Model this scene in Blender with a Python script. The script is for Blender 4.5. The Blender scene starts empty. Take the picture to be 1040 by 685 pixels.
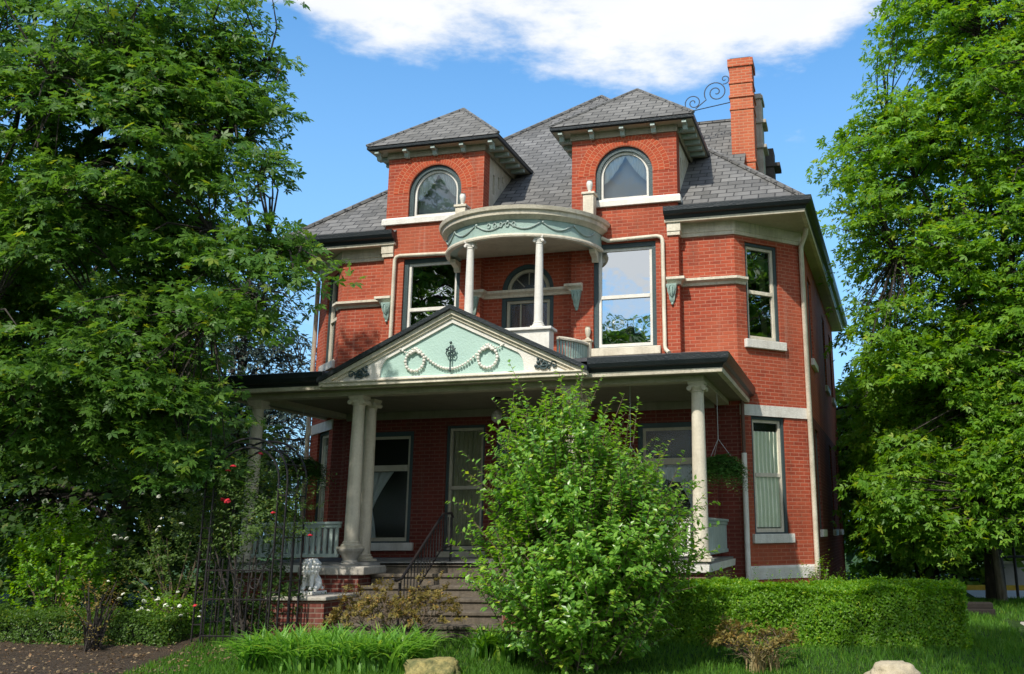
import bpy, bmesh, math, random
import numpy as np
from mathutils import Vector, Matrix, noise
from mathutils.geometry import tessellate_polygon
R = math.radians
random.seed(7)
RNG = np.random.default_rng(11)
scene = bpy.context.scene
COL = scene.collection

# ------------------------------------------------------------------ materials
def new_mat(name):
    m = bpy.data.materials.new(name); m.use_nodes = True
    nt = m.node_tree
    for n in list(nt.nodes): nt.nodes.remove(n)
    out = nt.nodes.new('ShaderNodeOutputMaterial')
    return m, nt, out
def N(nt, t, **kw):
    n = nt.nodes.new(t)
    for k, v in kw.items():
        if k.startswith('i_'): n.inputs[k[2:].replace('_', ' ')].default_value = v
        else: setattr(n, k, v)
    return n
def L(nt, a, b): nt.links.new(a, b)
def c4(c): return (c[0], c[1], c[2], 1)
def mixc(nt, fac, a, b, blend='MIX'):
    m = N(nt, 'ShaderNodeMix', data_type='RGBA', blend_type=blend)
    for sock, v in ((m.inputs[0], fac), (m.inputs[6], a), (m.inputs[7], b)):
        if hasattr(v, 'links') or hasattr(v, 'is_output'): L(nt, v, sock)
        else: sock.default_value = v if isinstance(v, float) else c4(v)
    return m.outputs[2]
def noise_fac(nt, coord, scale, lo=.35, hi=.65, detail=4, rough=.6):
    n = N(nt, 'ShaderNodeTexNoise'); n.inputs['Scale'].default_value = scale; n.inputs['Detail'].default_value = detail
    n.inputs['Roughness'].default_value = rough
    L(nt, coord, n.inputs['Vector'])
    r = N(nt, 'ShaderNodeMapRange'); r.inputs[1].default_value = lo; r.inputs[2].default_value = hi
    L(nt, n.outputs['Fac'], r.inputs[0])
    return r.outputs[0]
def paint(name, col, col2=None, scale=3., rough=.55, bump=.02, dirt=.25, metallic=0, spec=.4, streak=True):
    m, nt, out = new_mat(name)
    tc = N(nt, 'ShaderNodeTexCoord').outputs['Object']
    col2 = col2 or tuple(c*.62 for c in col)
    f = noise_fac(nt, tc, scale, .4, .75)
    f2 = noise_fac(nt, tc, scale*9, .35, .8)
    mp = N(nt, 'ShaderNodeMapping'); mp.inputs['Scale'].default_value = (1, 1, .12); L(nt, tc, mp.inputs[0])
    f3 = noise_fac(nt, mp.outputs[0], scale*4, .5, .8)
    mul = N(nt, 'ShaderNodeMath', operation='MULTIPLY'); L(nt, f, mul.inputs[0]); mul.inputs[1].default_value = dirt*2
    a = mixc(nt, mul.outputs[0], col, col2)
    mul2 = N(nt, 'ShaderNodeMath', operation='MULTIPLY'); L(nt, f2, mul2.inputs[0]); mul2.inputs[1].default_value = dirt
    a = mixc(nt, mul2.outputs[0], a, col2)
    mul3 = N(nt, 'ShaderNodeMath', operation='MULTIPLY'); L(nt, f3, mul3.inputs[0]); mul3.inputs[1].default_value = dirt*1.2 if streak else 0
    a = mixc(nt, mul3.outputs[0], a, tuple(c*.5 for c in col2))
    p = N(nt, 'ShaderNodeBsdfPrincipled'); L(nt, a, p.inputs['Base Color'])
    p.inputs['Roughness'].default_value = rough; p.inputs['Metallic'].default_value = metallic
    p.inputs['Specular IOR Level'].default_value = spec
    if bump:
        b = N(nt, 'ShaderNodeBump'); b.inputs['Strength'].default_value = .4; b.inputs['Distance'].default_value = bump
        nn = N(nt, 'ShaderNodeTexNoise'); nn.inputs['Scale'].default_value = 40; nn.inputs['Detail'].default_value = 4
        L(nt, tc, nn.inputs['Vector']); L(nt, nn.outputs['Fac'], b.inputs['Height']); L(nt, b.outputs[0], p.inputs['Normal'])
    L(nt, p.outputs[0], out.inputs[0])
    return m
def brick(name, c1, c2, mortar, bw=.215, rh=.0715, ms=.008, dirt=.35, rough=.8):
    m, nt, out = new_mat(name)
    uv = N(nt, 'ShaderNodeTexCoord')
    b = N(nt, 'ShaderNodeTexBrick', offset=.5)
    b.inputs['Scale'].default_value = 1; b.inputs['Brick Width'].default_value = bw; b.inputs['Row Height'].default_value = rh
    b.inputs['Mortar Size'].default_value = ms; b.inputs['Mortar Smooth'].default_value = .25; b.inputs['Bias'].default_value = -.1
    b.inputs['Color1'].default_value = c4(c1); b.inputs['Color2'].default_value = c4(c2); b.inputs['Mortar'].default_value = c4(mortar)
    L(nt, uv.outputs['UV'], b.inputs['Vector'])
    f = noise_fac(nt, uv.outputs['Object'], .9, .35, .75, 6)
    f2 = noise_fac(nt, uv.outputs['Object'], 14, .35, .8, 3)
    mp = N(nt, 'ShaderNodeMapping'); mp.inputs['Scale'].default_value = (2.2, 2.2, .3); L(nt, uv.outputs['Object'], mp.inputs[0])
    f3 = noise_fac(nt, mp.outputs[0], 1.6, .52, .8, 5)
    mu = N(nt, 'ShaderNodeMath', operation='MULTIPLY'); L(nt, f, mu.inputs[0]); mu.inputs[1].default_value = dirt
    a = mixc(nt, mu.outputs[0], b.outputs['Color'], tuple(c*.55 for c in c2))
    mu = N(nt, 'ShaderNodeMath', operation='MULTIPLY'); L(nt, f2, mu.inputs[0]); mu.inputs[1].default_value = dirt*.7
    a = mixc(nt, mu.outputs[0], a, tuple(min(1, c*1.25) for c in c1))
    mu = N(nt, 'ShaderNodeMath', operation='MULTIPLY'); L(nt, f3, mu.inputs[0]); mu.inputs[1].default_value = dirt
    a = mixc(nt, mu.outputs[0], a, (.10, .05, .035))
    f4 = noise_fac(nt, uv.outputs['Object'], .55, .42, .68, 3)
    mu = N(nt, 'ShaderNodeMath', operation='MULTIPLY'); L(nt, f4, mu.inputs[0]); mu.inputs[1].default_value = dirt*.75
    a = mixc(nt, mu.outputs[0], a, (c1[0]*1.05, c1[1]*1.7, c1[2]*1.9))
    mp2 = N(nt, 'ShaderNodeMapping'); mp2.inputs['Scale'].default_value = (7, 7, .22); L(nt, uv.outputs['Object'], mp2.inputs[0])
    f5 = noise_fac(nt, mp2.outputs[0], 1.0, .60, .78, 3)
    mu = N(nt, 'ShaderNodeMath', operation='MULTIPLY'); L(nt, f5, mu.inputs[0]); mu.inputs[1].default_value = dirt*.6
    a = mixc(nt, mu.outputs[0], a, (.5, .33, .25))
    p = N(nt, 'ShaderNodeBsdfPrincipled'); L(nt, a, p.inputs['Base Color']); p.inputs['Roughness'].default_value = rough
    p.inputs['Specular IOR Level'].default_value = .25
    bp = N(nt, 'ShaderNodeBump', invert=True); bp.inputs['Strength'].default_value = .6; bp.inputs['Distance'].default_value = .012
    L(nt, b.outputs['Fac'], bp.inputs['Height'])
    L(nt, bp.outputs[0], p.inputs['Normal'])
    L(nt, p.outputs[0], out.inputs[0])
    return m
def shingle(name, c1, c2):
    m, nt, out = new_mat(name)
    uv = N(nt, 'ShaderNodeTexCoord')
    nz = N(nt, 'ShaderNodeTexNoise'); nz.inputs['Scale'].default_value = 2.5; L(nt, uv.outputs['UV'], nz.inputs['Vector'])
    ad = N(nt, 'ShaderNodeMixRGB') if False else N(nt, 'ShaderNodeVectorMath', operation='MULTIPLY_ADD')
    L(nt, nz.outputs['Color'], ad.inputs[0]); ad.inputs[1].default_value = (.03, .022, 0); L(nt, uv.outputs['UV'], ad.inputs[2])
    RH = .20
    b = N(nt, 'ShaderNodeTexBrick', offset=.5)
    b.inputs['Scale'].default_value = 1; b.inputs['Brick Width'].default_value = .33; b.inputs['Row Height'].default_value = RH
    b.inputs['Mortar Size'].default_value = .014; b.inputs['Mortar Smooth'].default_value = .4; b.inputs['Bias'].default_value = 0
    b.inputs['Color1'].default_value = c4(c1); b.inputs['Color2'].default_value = c4(c2); b.inputs['Mortar'].default_value = (.012, .012, .014, 1)  # near-black joints also paint in the shadow line of each course
    L(nt, ad.outputs[0], b.inputs['Vector'])
    sx = N(nt, 'ShaderNodeSeparateXYZ'); L(nt, ad.outputs[0], sx.inputs[0])
    dv = N(nt, 'ShaderNodeMath', operation='DIVIDE'); L(nt, sx.outputs[1], dv.inputs[0]); dv.inputs[1].default_value = RH
    fr = N(nt, 'ShaderNodeMath', operation='FRACT'); L(nt, dv.outputs[0], fr.inputs[0])
    # shadow line under each course butt, built from the course height
    inv = N(nt, 'ShaderNodeMath', operation='SUBTRACT'); inv.inputs[0].default_value = 1; L(nt, fr.outputs[0], inv.inputs[1])
    f = noise_fac(nt, uv.outputs['Object'], .7, .3, .75, 6)
    f2 = noise_fac(nt, uv.outputs['Object'], 22, .3, .8, 3)
    mu = N(nt, 'ShaderNodeMath', operation='MULTIPLY'); L(nt, f, mu.inputs[0]); mu.inputs[1].default_value = .5
    a = mixc(nt, mu.outputs[0], b.outputs['Color'], tuple(c*.55 for c in c1))
    mp = N(nt, 'ShaderNodeMapping'); mp.inputs['Scale'].default_value = (3.2, .25, 1); L(nt, uv.outputs['UV'], mp.inputs[0])
    f3 = noise_fac(nt, mp.outputs[0], 1.0, .5, .75, 4)
    mu = N(nt, 'ShaderNodeMath', operation='MULTIPLY'); L(nt, f3, mu.inputs[0]); mu.inputs[1].default_value = .5
    a = mixc(nt, mu.outputs[0], a, (c1[0]*.55, c1[1]*.55, c1[2]*.5))
    mu = N(nt, 'ShaderNodeMath', operation='MULTIPLY'); L(nt, f2, mu.inputs[0]); mu.inputs[1].default_value = .45
    a = mixc(nt, mu.outputs[0], a, tuple(c*1.5 for c in c1))
    p = N(nt, 'ShaderNodeBsdfPrincipled'); L(nt, a, p.inputs['Base Color']); p.inputs['Roughness'].default_value = .75
    p.inputs['Specular IOR Level'].default_value = .3
    bp = N(nt, 'ShaderNodeBump'); bp.inputs['Strength'].default_value = 1; bp.inputs['Distance'].default_value = .05
    L(nt, inv.outputs[0], bp.inputs['Height'])
    bp2 = N(nt, 'ShaderNodeBump', invert=True); bp2.inputs['Strength'].default_value = .8; bp2.inputs['Distance'].default_value = .02
    L(nt, b.outputs['Fac'], bp2.inputs['Height']); L(nt, bp.outputs[0], bp2.inputs['Normal'])
    L(nt, bp2.outputs[0], p.inputs['Normal'])
    L(nt, p.outputs[0], out.inputs[0])
    return m
def leafmat(name, dark, light, trans=.4, rough=.45, spec=.35, clump=1.2):
    m, nt, out = new_mat(name)
    g = N(nt, 'ShaderNodeNewGeometry')
    tc = N(nt, 'ShaderNodeTexCoord').outputs['Object']
    a = mixc(nt, g.outputs['Random Per Island'], dark, light)
    od = N(nt, 'ShaderNodeMapRange', clamp=True); od.inputs[1].default_value = .93; od.inputs[2].default_value = .97; od.inputs[4].default_value = .7
    L(nt, g.outputs['Random Per Island'], od.inputs[0]); a = mixc(nt, od.outputs[0], a, (min(1, light[0]*1.7+.03), light[1]*1.15, light[2]*.9))
    f = noise_fac(nt, tc, clump, .35, .7, 2)
    mu = N(nt, 'ShaderNodeMath', operation='MULTIPLY'); L(nt, f, mu.inputs[0]); mu.inputs[1].default_value = .35
    a = mixc(nt, mu.outputs[0], a, tuple(c*.6 for c in dark))
    p = N(nt, 'ShaderNodeBsdfPrincipled'); L(nt, a, p.inputs['Base Color']); p.inputs['Roughness'].default_value = rough
    p.inputs['Specular IOR Level'].default_value = spec
    t = N(nt, 'ShaderNodeBsdfTranslucent')
    hs = N(nt, 'ShaderNodeHueSaturation'); hs.inputs['Value'].default_value = 1.5; hs.inputs['Saturation'].default_value = 1.1; hs.inputs['Hue'].default_value = .485
    L(nt, a, hs.inputs['Color']); L(nt, hs.outputs[0], t.inputs[0])
    mx = N(nt, 'ShaderNodeMixShader'); mx.inputs[0].default_value = trans
    L(nt, p.outputs[0], mx.inputs[1]); L(nt, t.outputs[0], mx.inputs[2]); L(nt, mx.outputs[0], out.inputs[0])
    return m
def glass(name, base=.3, tint=(.9, .95, .95), rough=.015):
    m, nt, out = new_mat(name)
    tr = N(nt, 'ShaderNodeBsdfTransparent'); tr.inputs[0].default_value = c4(tint)
    gl = N(nt, 'ShaderNodeBsdfGlossy'); gl.inputs['Roughness'].default_value = rough; gl.inputs[0].default_value = (.86, .9, .93, 1)
    tc = N(nt, 'ShaderNodeTexCoord').outputs['Object']
    nn = N(nt, 'ShaderNodeTexNoise'); nn.inputs['Scale'].default_value = 1.6; L(nt, tc, nn.inputs['Vector'])
    b = N(nt, 'ShaderNodeBump'); b.inputs['Strength'].default_value = .13; b.inputs['Distance'].default_value = .04
    L(nt, nn.outputs['Fac'], b.inputs['Height']); L(nt, b.outputs[0], gl.inputs['Normal'])
    fr = N(nt, 'ShaderNodeFresnel'); fr.inputs['IOR'].default_value = 1.6
    ad = N(nt, 'ShaderNodeMath', operation='ADD', use_clamp=True); L(nt, fr.outputs[0], ad.inputs[0]); ad.inputs[1].default_value = base
    mx = N(nt, 'ShaderNodeMixShader'); L(nt, ad.outputs[0], mx.inputs[0]); L(nt, tr.outputs[0], mx.inputs[1]); L(nt, gl.outputs[0], mx.inputs[2])
    L(nt, mx.outputs[0], out.inputs[0])
    return m
def bark(name, c):
    m, nt, out = new_mat(name)
    tc = N(nt, 'ShaderNodeTexCoord').outputs['Object']
    mp = N(nt, 'ShaderNodeMapping'); mp.inputs['Scale'].default_value = (1, 1, .18); L(nt, tc, mp.inputs[0])
    f = noise_fac(nt, mp.outputs[0], 18, .3, .7, 6)
    a = mixc(nt, f, tuple(x*.4 for x in c), c)
    p = N(nt, 'ShaderNodeBsdfPrincipled'); L(nt, a, p.inputs['Base Color']); p.inputs['Roughness'].default_value = .9
    b = N(nt, 'ShaderNodeBump'); b.inputs['Distance'].default_value = .04; L(nt, f, b.inputs['Height']); L(nt, b.outputs[0], p.inputs['Normal'])
    L(nt, p.outputs[0], out.inputs[0])
    return m
def ground_mat(name, cols, scale=1.5, bump=.03, rough=.95):
    m, nt, out = new_mat(name)
    tc = N(nt, 'ShaderNodeTexCoord').outputs['Object']
    a = mixc(nt, noise_fac(nt, tc, scale, .35, .65, 8, .7), cols[0], cols[1])
    f = noise_fac(nt, tc, scale*14, .45, .7, 6, .7)
    a = mixc(nt, f, a, cols[2])
    p = N(nt, 'ShaderNodeBsdfPrincipled'); L(nt, a, p.inputs['Base Color']); p.inputs['Roughness'].default_value = rough
    p.inputs['Specular IOR Level'].default_value = .2
    b = N(nt, 'ShaderNodeBump'); b.inputs['Distance'].default_value = bump; L(nt, f, b.inputs['Height']); L(nt, b.outputs[0], p.inputs['Normal'])
    L(nt, p.outputs[0], out.inputs[0])
    return m

M = {}
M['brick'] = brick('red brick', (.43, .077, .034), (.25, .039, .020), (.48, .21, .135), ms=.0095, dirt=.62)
M['brick_shaded'] = brick('brick with painted shade', (.17, .03, .018), (.11, .02, .014), (.22, .11, .08), ms=.010, dirt=.5)  # copy of the red brick with under-porch shade put into its colour
M['brick_pier'] = brick('pier brick', (.17, .04, .028), (.12, .028, .02), (.24, .17, .13), ms=.010)
M['brick_chim'] = brick('chimney brick', (.52, .12, .05), (.40, .075, .032), (.50, .24, .14), bw=.205, rh=.075, ms=.012)
M['arch_brick'] = brick('arch brick', (.46, .075, .027), (.30, .042, .018), (.52, .22, .12), bw=.0715, rh=.115, ms=.0065, dirt=.2)
M['slate'] = shingle('slate shingles', (.115, .112, .105), (.235, .228, .215))
M['slate_dark'] = shingle('dark porch shingles', (.05, .05, .052), (.085, .083, .082))
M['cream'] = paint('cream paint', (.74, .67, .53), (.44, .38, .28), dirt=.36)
M['cream_shade'] = paint('shade toned cream paint', (.50, .46, .35), (.33, .29, .21), dirt=.3)  # cream copy for soffits and porch sashes, shade mixed into the tone
M['white'] = paint('white paint', (.78, .75, .68), (.48, .44, .36), dirt=.2)
M['olive'] = paint('eave shade toned cream paint', (.36, .32, .22), (.22, .19, .13), dirt=.4)  # dormer frieze cream with the eave shade darkened into its tone
M['ceiling'] = paint('porch shade toned cream paint', (.27, .245, .18), (.17, .15, .11), dirt=.3)  # porch ceiling cream, darkened further to paint its shade in
M['stone'] = paint('white limestone', (.74, .71, .64), (.45, .41, .35), rough=.8, dirt=.3)
M['sage'] = paint('pale green paint', (.34, .46, .40), (.22, .30, .27), dirt=.22)
M['mint'] = paint('mint green panel paint', (.42, .59, .515), (.33, .47, .42), dirt=.15, streak=False)
M['greygreen'] = paint('grey green paint', (.42, .50, .46), (.26, .32, .29), dirt=.3)
M['casing'] = paint('dark slate green paint', (.045, .075, .078), (.03, .05, .05), dirt=.2, rough=.4)
M['gutter'] = paint('black green gutter paint', (.016, .022, .026), (.03, .035, .035), dirt=.3, rough=.35)
M['iron'] = paint('black wrought iron', (.012, .012, .014), (.03, .02, .015), rough=.5, dirt=.3)
M['cresting'] = paint('iron cresting', (.03, .05, .085), (.03, .03, .04), rough=.5, dirt=.2)
M['graystone'] = paint('weathered grey stone', (.50, .46, .39), (.26, .23, .19), rough=.9, dirt=.45)
M['darkstone'] = paint('sooty stone', (.09, .08, .075), (.05, .045, .04), rough=.9, dirt=.4)
M['stepstone'] = paint('weathered step stone', (.15, .122, .09), (.05, .042, .03), rough=.9, dirt=.5)
M['statue'] = paint('weathered white cast stone', (.84, .82, .76), (.50, .47, .42), rough=.9, dirt=.25, scale=8)
M['pipe'] = paint('rust brown drain pipe', (.14, .075, .05), (.08, .05, .04), rough=.6)
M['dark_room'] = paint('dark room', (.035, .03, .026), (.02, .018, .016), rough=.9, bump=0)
M['floor'] = paint('porch floor paint', (.2, .2, .19), (.12, .12, .11), rough=.5)
M['door'] = paint('dark door wood', (.055, .022, .012), (.03, .012, .008), rough=.35)
M['curtain'] = paint('sheer white curtain', (.88, .89, .87), (.7, .72, .7), rough=.9, bump=0, dirt=.12)
M['lace'] = paint('pale green lace curtain', (.96, .97, .78), (.75, .78, .55), rough=.9, bump=0, dirt=.15, scale=6)
M['maroon'] = paint('dark maroon drape', (.11, .035, .025), rough=.9, bump=0)
M['amber'] = paint('drawn blind', (.40, .37, .22), (.24, .22, .12), rough=.9, bump=0, dirt=.2)
M['pane'] = glass('window glass', .34)
M['pane_dormer'] = glass('dormer glass', .07)
M['pane_bright'] = glass('storm window glass', .62)
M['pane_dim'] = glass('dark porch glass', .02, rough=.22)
M['basket'] = paint('wicker basket', (.10, .07, .04), rough=.8)
M['lamp_metal'] = paint('pendant lamp metal', (.05, .045, .04), rough=.4)
M['lamp_glass'] = paint('frosted lamp glass', (.45, .42, .35), rough=.3)
M['rock_tan'] = paint('tan boulder', (.52, .44, .30), (.30, .25, .17), rough=.95, dirt=.4, scale=6, bump=.03)
M['rock_yellow'] = paint('mossy yellow boulder', (.40, .32, .12), (.13, .13, .05), rough=.95, dirt=.8, scale=9, bump=.03)
M['timber'] = paint('dark landscape timber', (.018, .014, .011), rough=.9)
M['road'] = ground_mat('concrete road', ((.66, .63, .58), (.58, .55, .52), (.72, .69, .65)), .4, .005)
M['drive'] = ground_mat('concrete driveway', ((.44, .40, .36), (.36, .33, .29), (.5, .46, .42)), .7, .005)
M['yellow'] = paint('yellow kerb paint', (.62, .42, .05), rough=.8)
M['pale_wall'] = paint('pale concrete', (.5, .5, .5), rough=.9)
M['ground'] = ground_mat('lawn soil', ((.035, .08, .014), (.06, .12, .022), (.025, .05, .012)), 1.2, .04)
M['mulch'] = ground_mat('mulch', ((.13, .09, .06), (.06, .043, .03), (.22, .175, .13)), 3., .05)
M['grass'] = leafmat('grass blades', (.07, .19, .02), (.15, .33, .04), .48, .5, .3, .8)
M['strap'] = leafmat('strap leaves', (.12, .30, .04), (.26, .50, .09), .48, .4, .5, 2.)
M['maple_l'] = leafmat('maple leaves deep green', (.055, .15, .022), (.15, .29, .045), .48)
M['maple_r'] = leafmat('maple leaves bright green', (.10, .25, .024), (.25, .44, .05), .48)
M['far_leaf'] = leafmat('background leaves', (.09, .20, .025), (.20, .36, .05), .48)
M['dark_leaf'] = leafmat('shade tree leaves', (.035, .085, .018), (.085, .17, .03), .48)
M['spruce'] = leafmat('spruce needles', (.035, .06, .045), (.085, .125, .10), .15)
M['bush'] = leafmat('glossy bush leaves', (.12, .30, .03), (.32, .55, .08), .48, .32, .6, 2.2)
M['hedge'] = leafmat('clipped hedge leaves', (.10, .25, .012), (.25, .46, .03), .48, .4, .4, 1.4)
M['hedge_dark'] = leafmat('low hedge leaves', (.06, .13, .02), (.14, .26, .04), .48, .4, .4, 1.4)
M['rose_leaf'] = leafmat('rose leaves', (.07, .14, .03), (.17, .27, .06), .48, .45, .4, 2.)
M['fern'] = leafmat('fern fronds', (.05, .14, .025), (.12, .27, .05), .3)
M['barberry'] = leafmat('brown shrub leaves', (.16, .14, .03), (.34, .25, .07), .3, .5, .3, 3.)
M['straw'] = leafmat('dry grass blades', (.22, .17, .07), (.45, .38, .20), .3, .6, .2, 3.)
M['litter'] = leafmat('fallen leaf litter', (.10, .06, .03), (.34, .25, .14), .15, .8, .2, 3.)
M['core'] = paint('dark hedge core', (.012, .02, .008), rough=1, bump=0)
M['bark_dark'] = bark('dark bark', (.075, .06, .048))
M['bark_light'] = bark('pale bark', (.22, .18, .14))
M['twig'] = bark('twigs', (.24, .17, .11))
M['red_petal'] = paint('red petals', (.55, .02, .035), (.4, .01, .02), rough=.6, bump=0)
M['white_petal'] = paint('white petals', (.78, .78, .66), (.6, .6, .45), rough=.6, bump=0)

# ------------------------------------------------------------------ mesh helpers
def tag(o, label=None, cat=None, group=None, kind=None):
    if label: o['label'] = label
    if cat: o['category'] = cat
    if group: o['group'] = group
    if kind: o['kind'] = kind
    return o
def wloc(o):
    v = Vector((0, 0, 0))
    while o: v += o.location; o = o.parent
    return v
def thing(name, label, cat, loc=(0, 0, 0), group=None):
    o = bpy.data.objects.new(name, None); COL.objects.link(o); o.location = loc; o.empty_display_size = .2
    return tag(o, label, cat, group)
def copy_tree(o, parent=None):
    c = o.copy(); COL.objects.link(c)
    if parent: c.parent = parent
    for ch in list(o.children): copy_tree(ch, c)
    return c
class MB:
    def __init__(s): s.v = []; s.f = []; s.uv = {}
    def vs(s, pts):
        i = len(s.v); s.v += [tuple(p) for p in pts]; return list(range(i, i+len(pts)))
    def face(s, pts, uv=None):
        i = s.vs(pts); s.f.append(i)
        if uv: s.uv[len(s.f)-1] = uv
        return s
    def box(s, x0, x1, y0, y1, z0, z1, mtx=None):
        p = [(x0, y0, z0), (x1, y0, z0), (x1, y1, z0), (x0, y1, z0), (x0, y0, z1), (x1, y0, z1), (x1, y1, z1), (x0, y1, z1)]
        if mtx is not None: p = [mtx @ Vector(q) for q in p]
        i = s.vs(p)
        for a in ((0, 3, 2, 1), (4, 5, 6, 7), (0, 1, 5, 4), (1, 2, 6, 5), (2, 3, 7, 6), (3, 0, 4, 7)): s.f.append([i[k] for k in a])
        return s
    def tube(s, path, rad, n=8, cap=True):
        path = [Vector(p) for p in path]; k = len(path)
        rs = rad if isinstance(rad, (list, tuple)) else [rad]*k
        up = None; rings = []
        for i in range(k):
            t = (path[min(i+1, k-1)]-path[max(i-1, 0)])
            if t.length < 1e-9: t = Vector((0, 0, 1))
            t.normalize()
            if up is None: up = Vector((1, 0, 0)) if abs(t.z) > .9 else Vector((0, 0, 1))
            a = (up - t*up.dot(t))
            if a.length < 1e-5: a = t.orthogonal()
            a.normalize(); b = t.cross(a); up = a
            rings.append(s.vs([path[i]+(a*math.cos(q)+b*math.sin(q))*rs[i] for q in [2*math.pi*j/n for j in range(n)]]))
        for i in range(k-1):
            for j in range(n): s.f.append([rings[i][j], rings[i][(j+1) % n], rings[i+1][(j+1) % n], rings[i+1][j]])
        if cap: s.f.append(rings[0][::-1]); s.f.append(rings[-1])
        return s
    def lathe(s, prof, c=(0, 0, 0), n=20, sx=1, sy=1):
        rings = []
        for r, z in prof: rings.append(s.vs([(c[0]+sx*r*math.cos(2*math.pi*j/n), c[1]+sy*r*math.sin(2*math.pi*j/n), c[2]+z) for j in range(n)]))
        for i in range(len(rings)-1):
            for j in range(n): s.f.append([rings[i][j], rings[i][(j+1) % n], rings[i+1][(j+1) % n], rings[i+1][j]])
        s.f.append(rings[0][::-1]); s.f.append(rings[-1]); return s
    def sweep(s, path, prof, closed_prof=True, caps=True):
        """profile [(out,z)] along a level 2-D path walked with the outside on its right-hand side"""
        P = [Vector((p[0], p[1])) for p in path]; k = len(P); rows = []
        nr = []
        for i in range(k-1):
            t = (P[i+1]-P[i]).normalized(); nr.append(Vector((t.y, -t.x)))
        for i in range(k):
            if i == 0: m = nr[0]
            elif i == k-1: m = nr[-1]
            else:
                a, b = nr[i-1], nr[i]; m = (a+b)/(1+a.dot(b))
            rows.append(s.vs([(P[i].x+m.x*o, P[i].y+m.y*o, z) for o, z in prof]))
        q = len(prof)
        for i in range(k-1):
            for j in range(q if closed_prof else q-1):
                s.f.append([rows[i][j], rows[i+1][j], rows[i+1][(j+1) % q], rows[i][(j+1) % q]])
        if caps and closed_prof: s.f.append(rows[0]); s.f.append(rows[-1][::-1])
        return s
    def sphere(s, c, r, n=8, m=6, sc=(1, 1, 1)):
        prof = [(max(1e-4, r*math.sin(math.pi*i/m)), -r*math.cos(math.pi*i/m)*sc[2]) for i in range(m+1)]
        return s.lathe(prof, c, n, sc[0], sc[1])
    def prism(s, pts, d):
        """extrude a planar polygon by vector d"""
        d = Vector(d); a = s.vs(pts); b = s.vs([Vector(p)+d for p in pts]); n = len(pts)
        s.f.append(a[::-1]); s.f.append(b)
        for i in range(n): s.f.append([a[i], a[(i+1) % n], b[(i+1) % n], b[i]])
        return s
    def build(s, name, mat, parent=None, smooth=0, bevel=0, fix=True, origin=None):
        me = bpy.data.meshes.new(name)
        off = Vector(origin) if origin is not None else (wloc(parent) if parent else Vector((0, 0, 0)))
        me.from_pydata([Vector(p)-off for p in s.v], [], s.f)
        if fix:
            bm = bmesh.new(); bm.from_mesh(me); bmesh.ops.recalc_face_normals(bm, faces=bm.faces); bm.to_mesh(me); bm.free()
        me.update()
        uvl = me.uv_layers.new(name='UVMap')
        co = [v.co for v in me.vertices]
        Z = Vector((0, 0, 1))
        for p in me.polygons:
            if p.index in s.uv:
                for li, uv in zip(p.loop_indices, s.uv[p.index]): uvl.data[li].uv = uv
                continue
            n = p.normal
            t = Vector((1, 0, 0)) if abs(n.z) > .98 else Z.cross(n).normalized()
            b = n.cross(t)
            for li in p.loop_indices:
                q = co[me.loops[li].vertex_index]+off; uvl.data[li].uv = (q.dot(t)+50, q.dot(b)+50)
        me.materials.append(mat)
        if smooth:
            for p in me.polygons: p.use_smooth = True
            me.set_sharp_from_angle(angle=R(smooth))
        o = bpy.data.objects.new(name, me); COL.objects.link(o)
        if parent: o.parent = parent
        if origin is not None: o.location = Vector(origin)-(wloc(parent) if parent else Vector((0, 0, 0)))
        if bevel:
            md = o.modifiers.new('bevel', 'BEVEL'); md.width = bevel; md.segments = 2; md.limit_method = 'ANGLE'; md.angle_limit = R(40)
        return o
def frame_pt(O, t, n, u, z, d): return Vector((O[0]+t[0]*u-n[0]*d, O[1]+t[1]*u-n[1]*d, z))
def panel(mb, O, t, n, outline, holes=(), depth=.16):
    """a wall face in the plane (u along t, z) with openings and their reveals"""
    allp = list(outline)
    for h in holes: allp += h
    tri = tessellate_polygon([[Vector((p[0], p[1], 0)) for p in poly] for poly in [outline]+list(holes)])
    idx = mb.vs([frame_pt(O, t, n, p[0], p[1], 0) for p in allp])
    for a in tri:
        A, B, C = [Vector(mb.v[idx[k]]) for k in a]
        if (B-A).cross(C-A).dot(Vector((n[0], n[1], 0))) < 0: a = a[::-1]
        mb.f.append([idx[k] for k in a])
    for h in holes:
        k = len(h); cu = sum(p[0] for p in h)/k; cz = sum(p[1] for p in h)/k
        for i in range(k):
            p, q = h[i], h[(i+1) % k]
            pts = [frame_pt(O, t, n, *p, 0), frame_pt(O, t, n, *q, 0), frame_pt(O, t, n, *q, depth), frame_pt(O, t, n, *p, depth)]
            ctr = frame_pt(O, t, n, cu, cz, depth/2)
            nn = (pts[1]-pts[0]).cross(pts[2]-pts[0])
            if nn.dot(ctr-pts[0]) < 0: pts = pts[::-1]
            mb.face(pts)
def rect(u0, u1, z0, z1): return [(u0, z0), (u1, z0), (u1, z1), (u0, z1)]
def arch(uc, hw, z0, zs, n=20, rz=None):
    rz = rz or hw
    return [(uc-hw, z0), (uc+hw, z0)]+[(uc+hw*math.cos(math.pi*i/n), zs+rz*math.sin(math.pi*i/n)) for i in range(n+1)]
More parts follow.
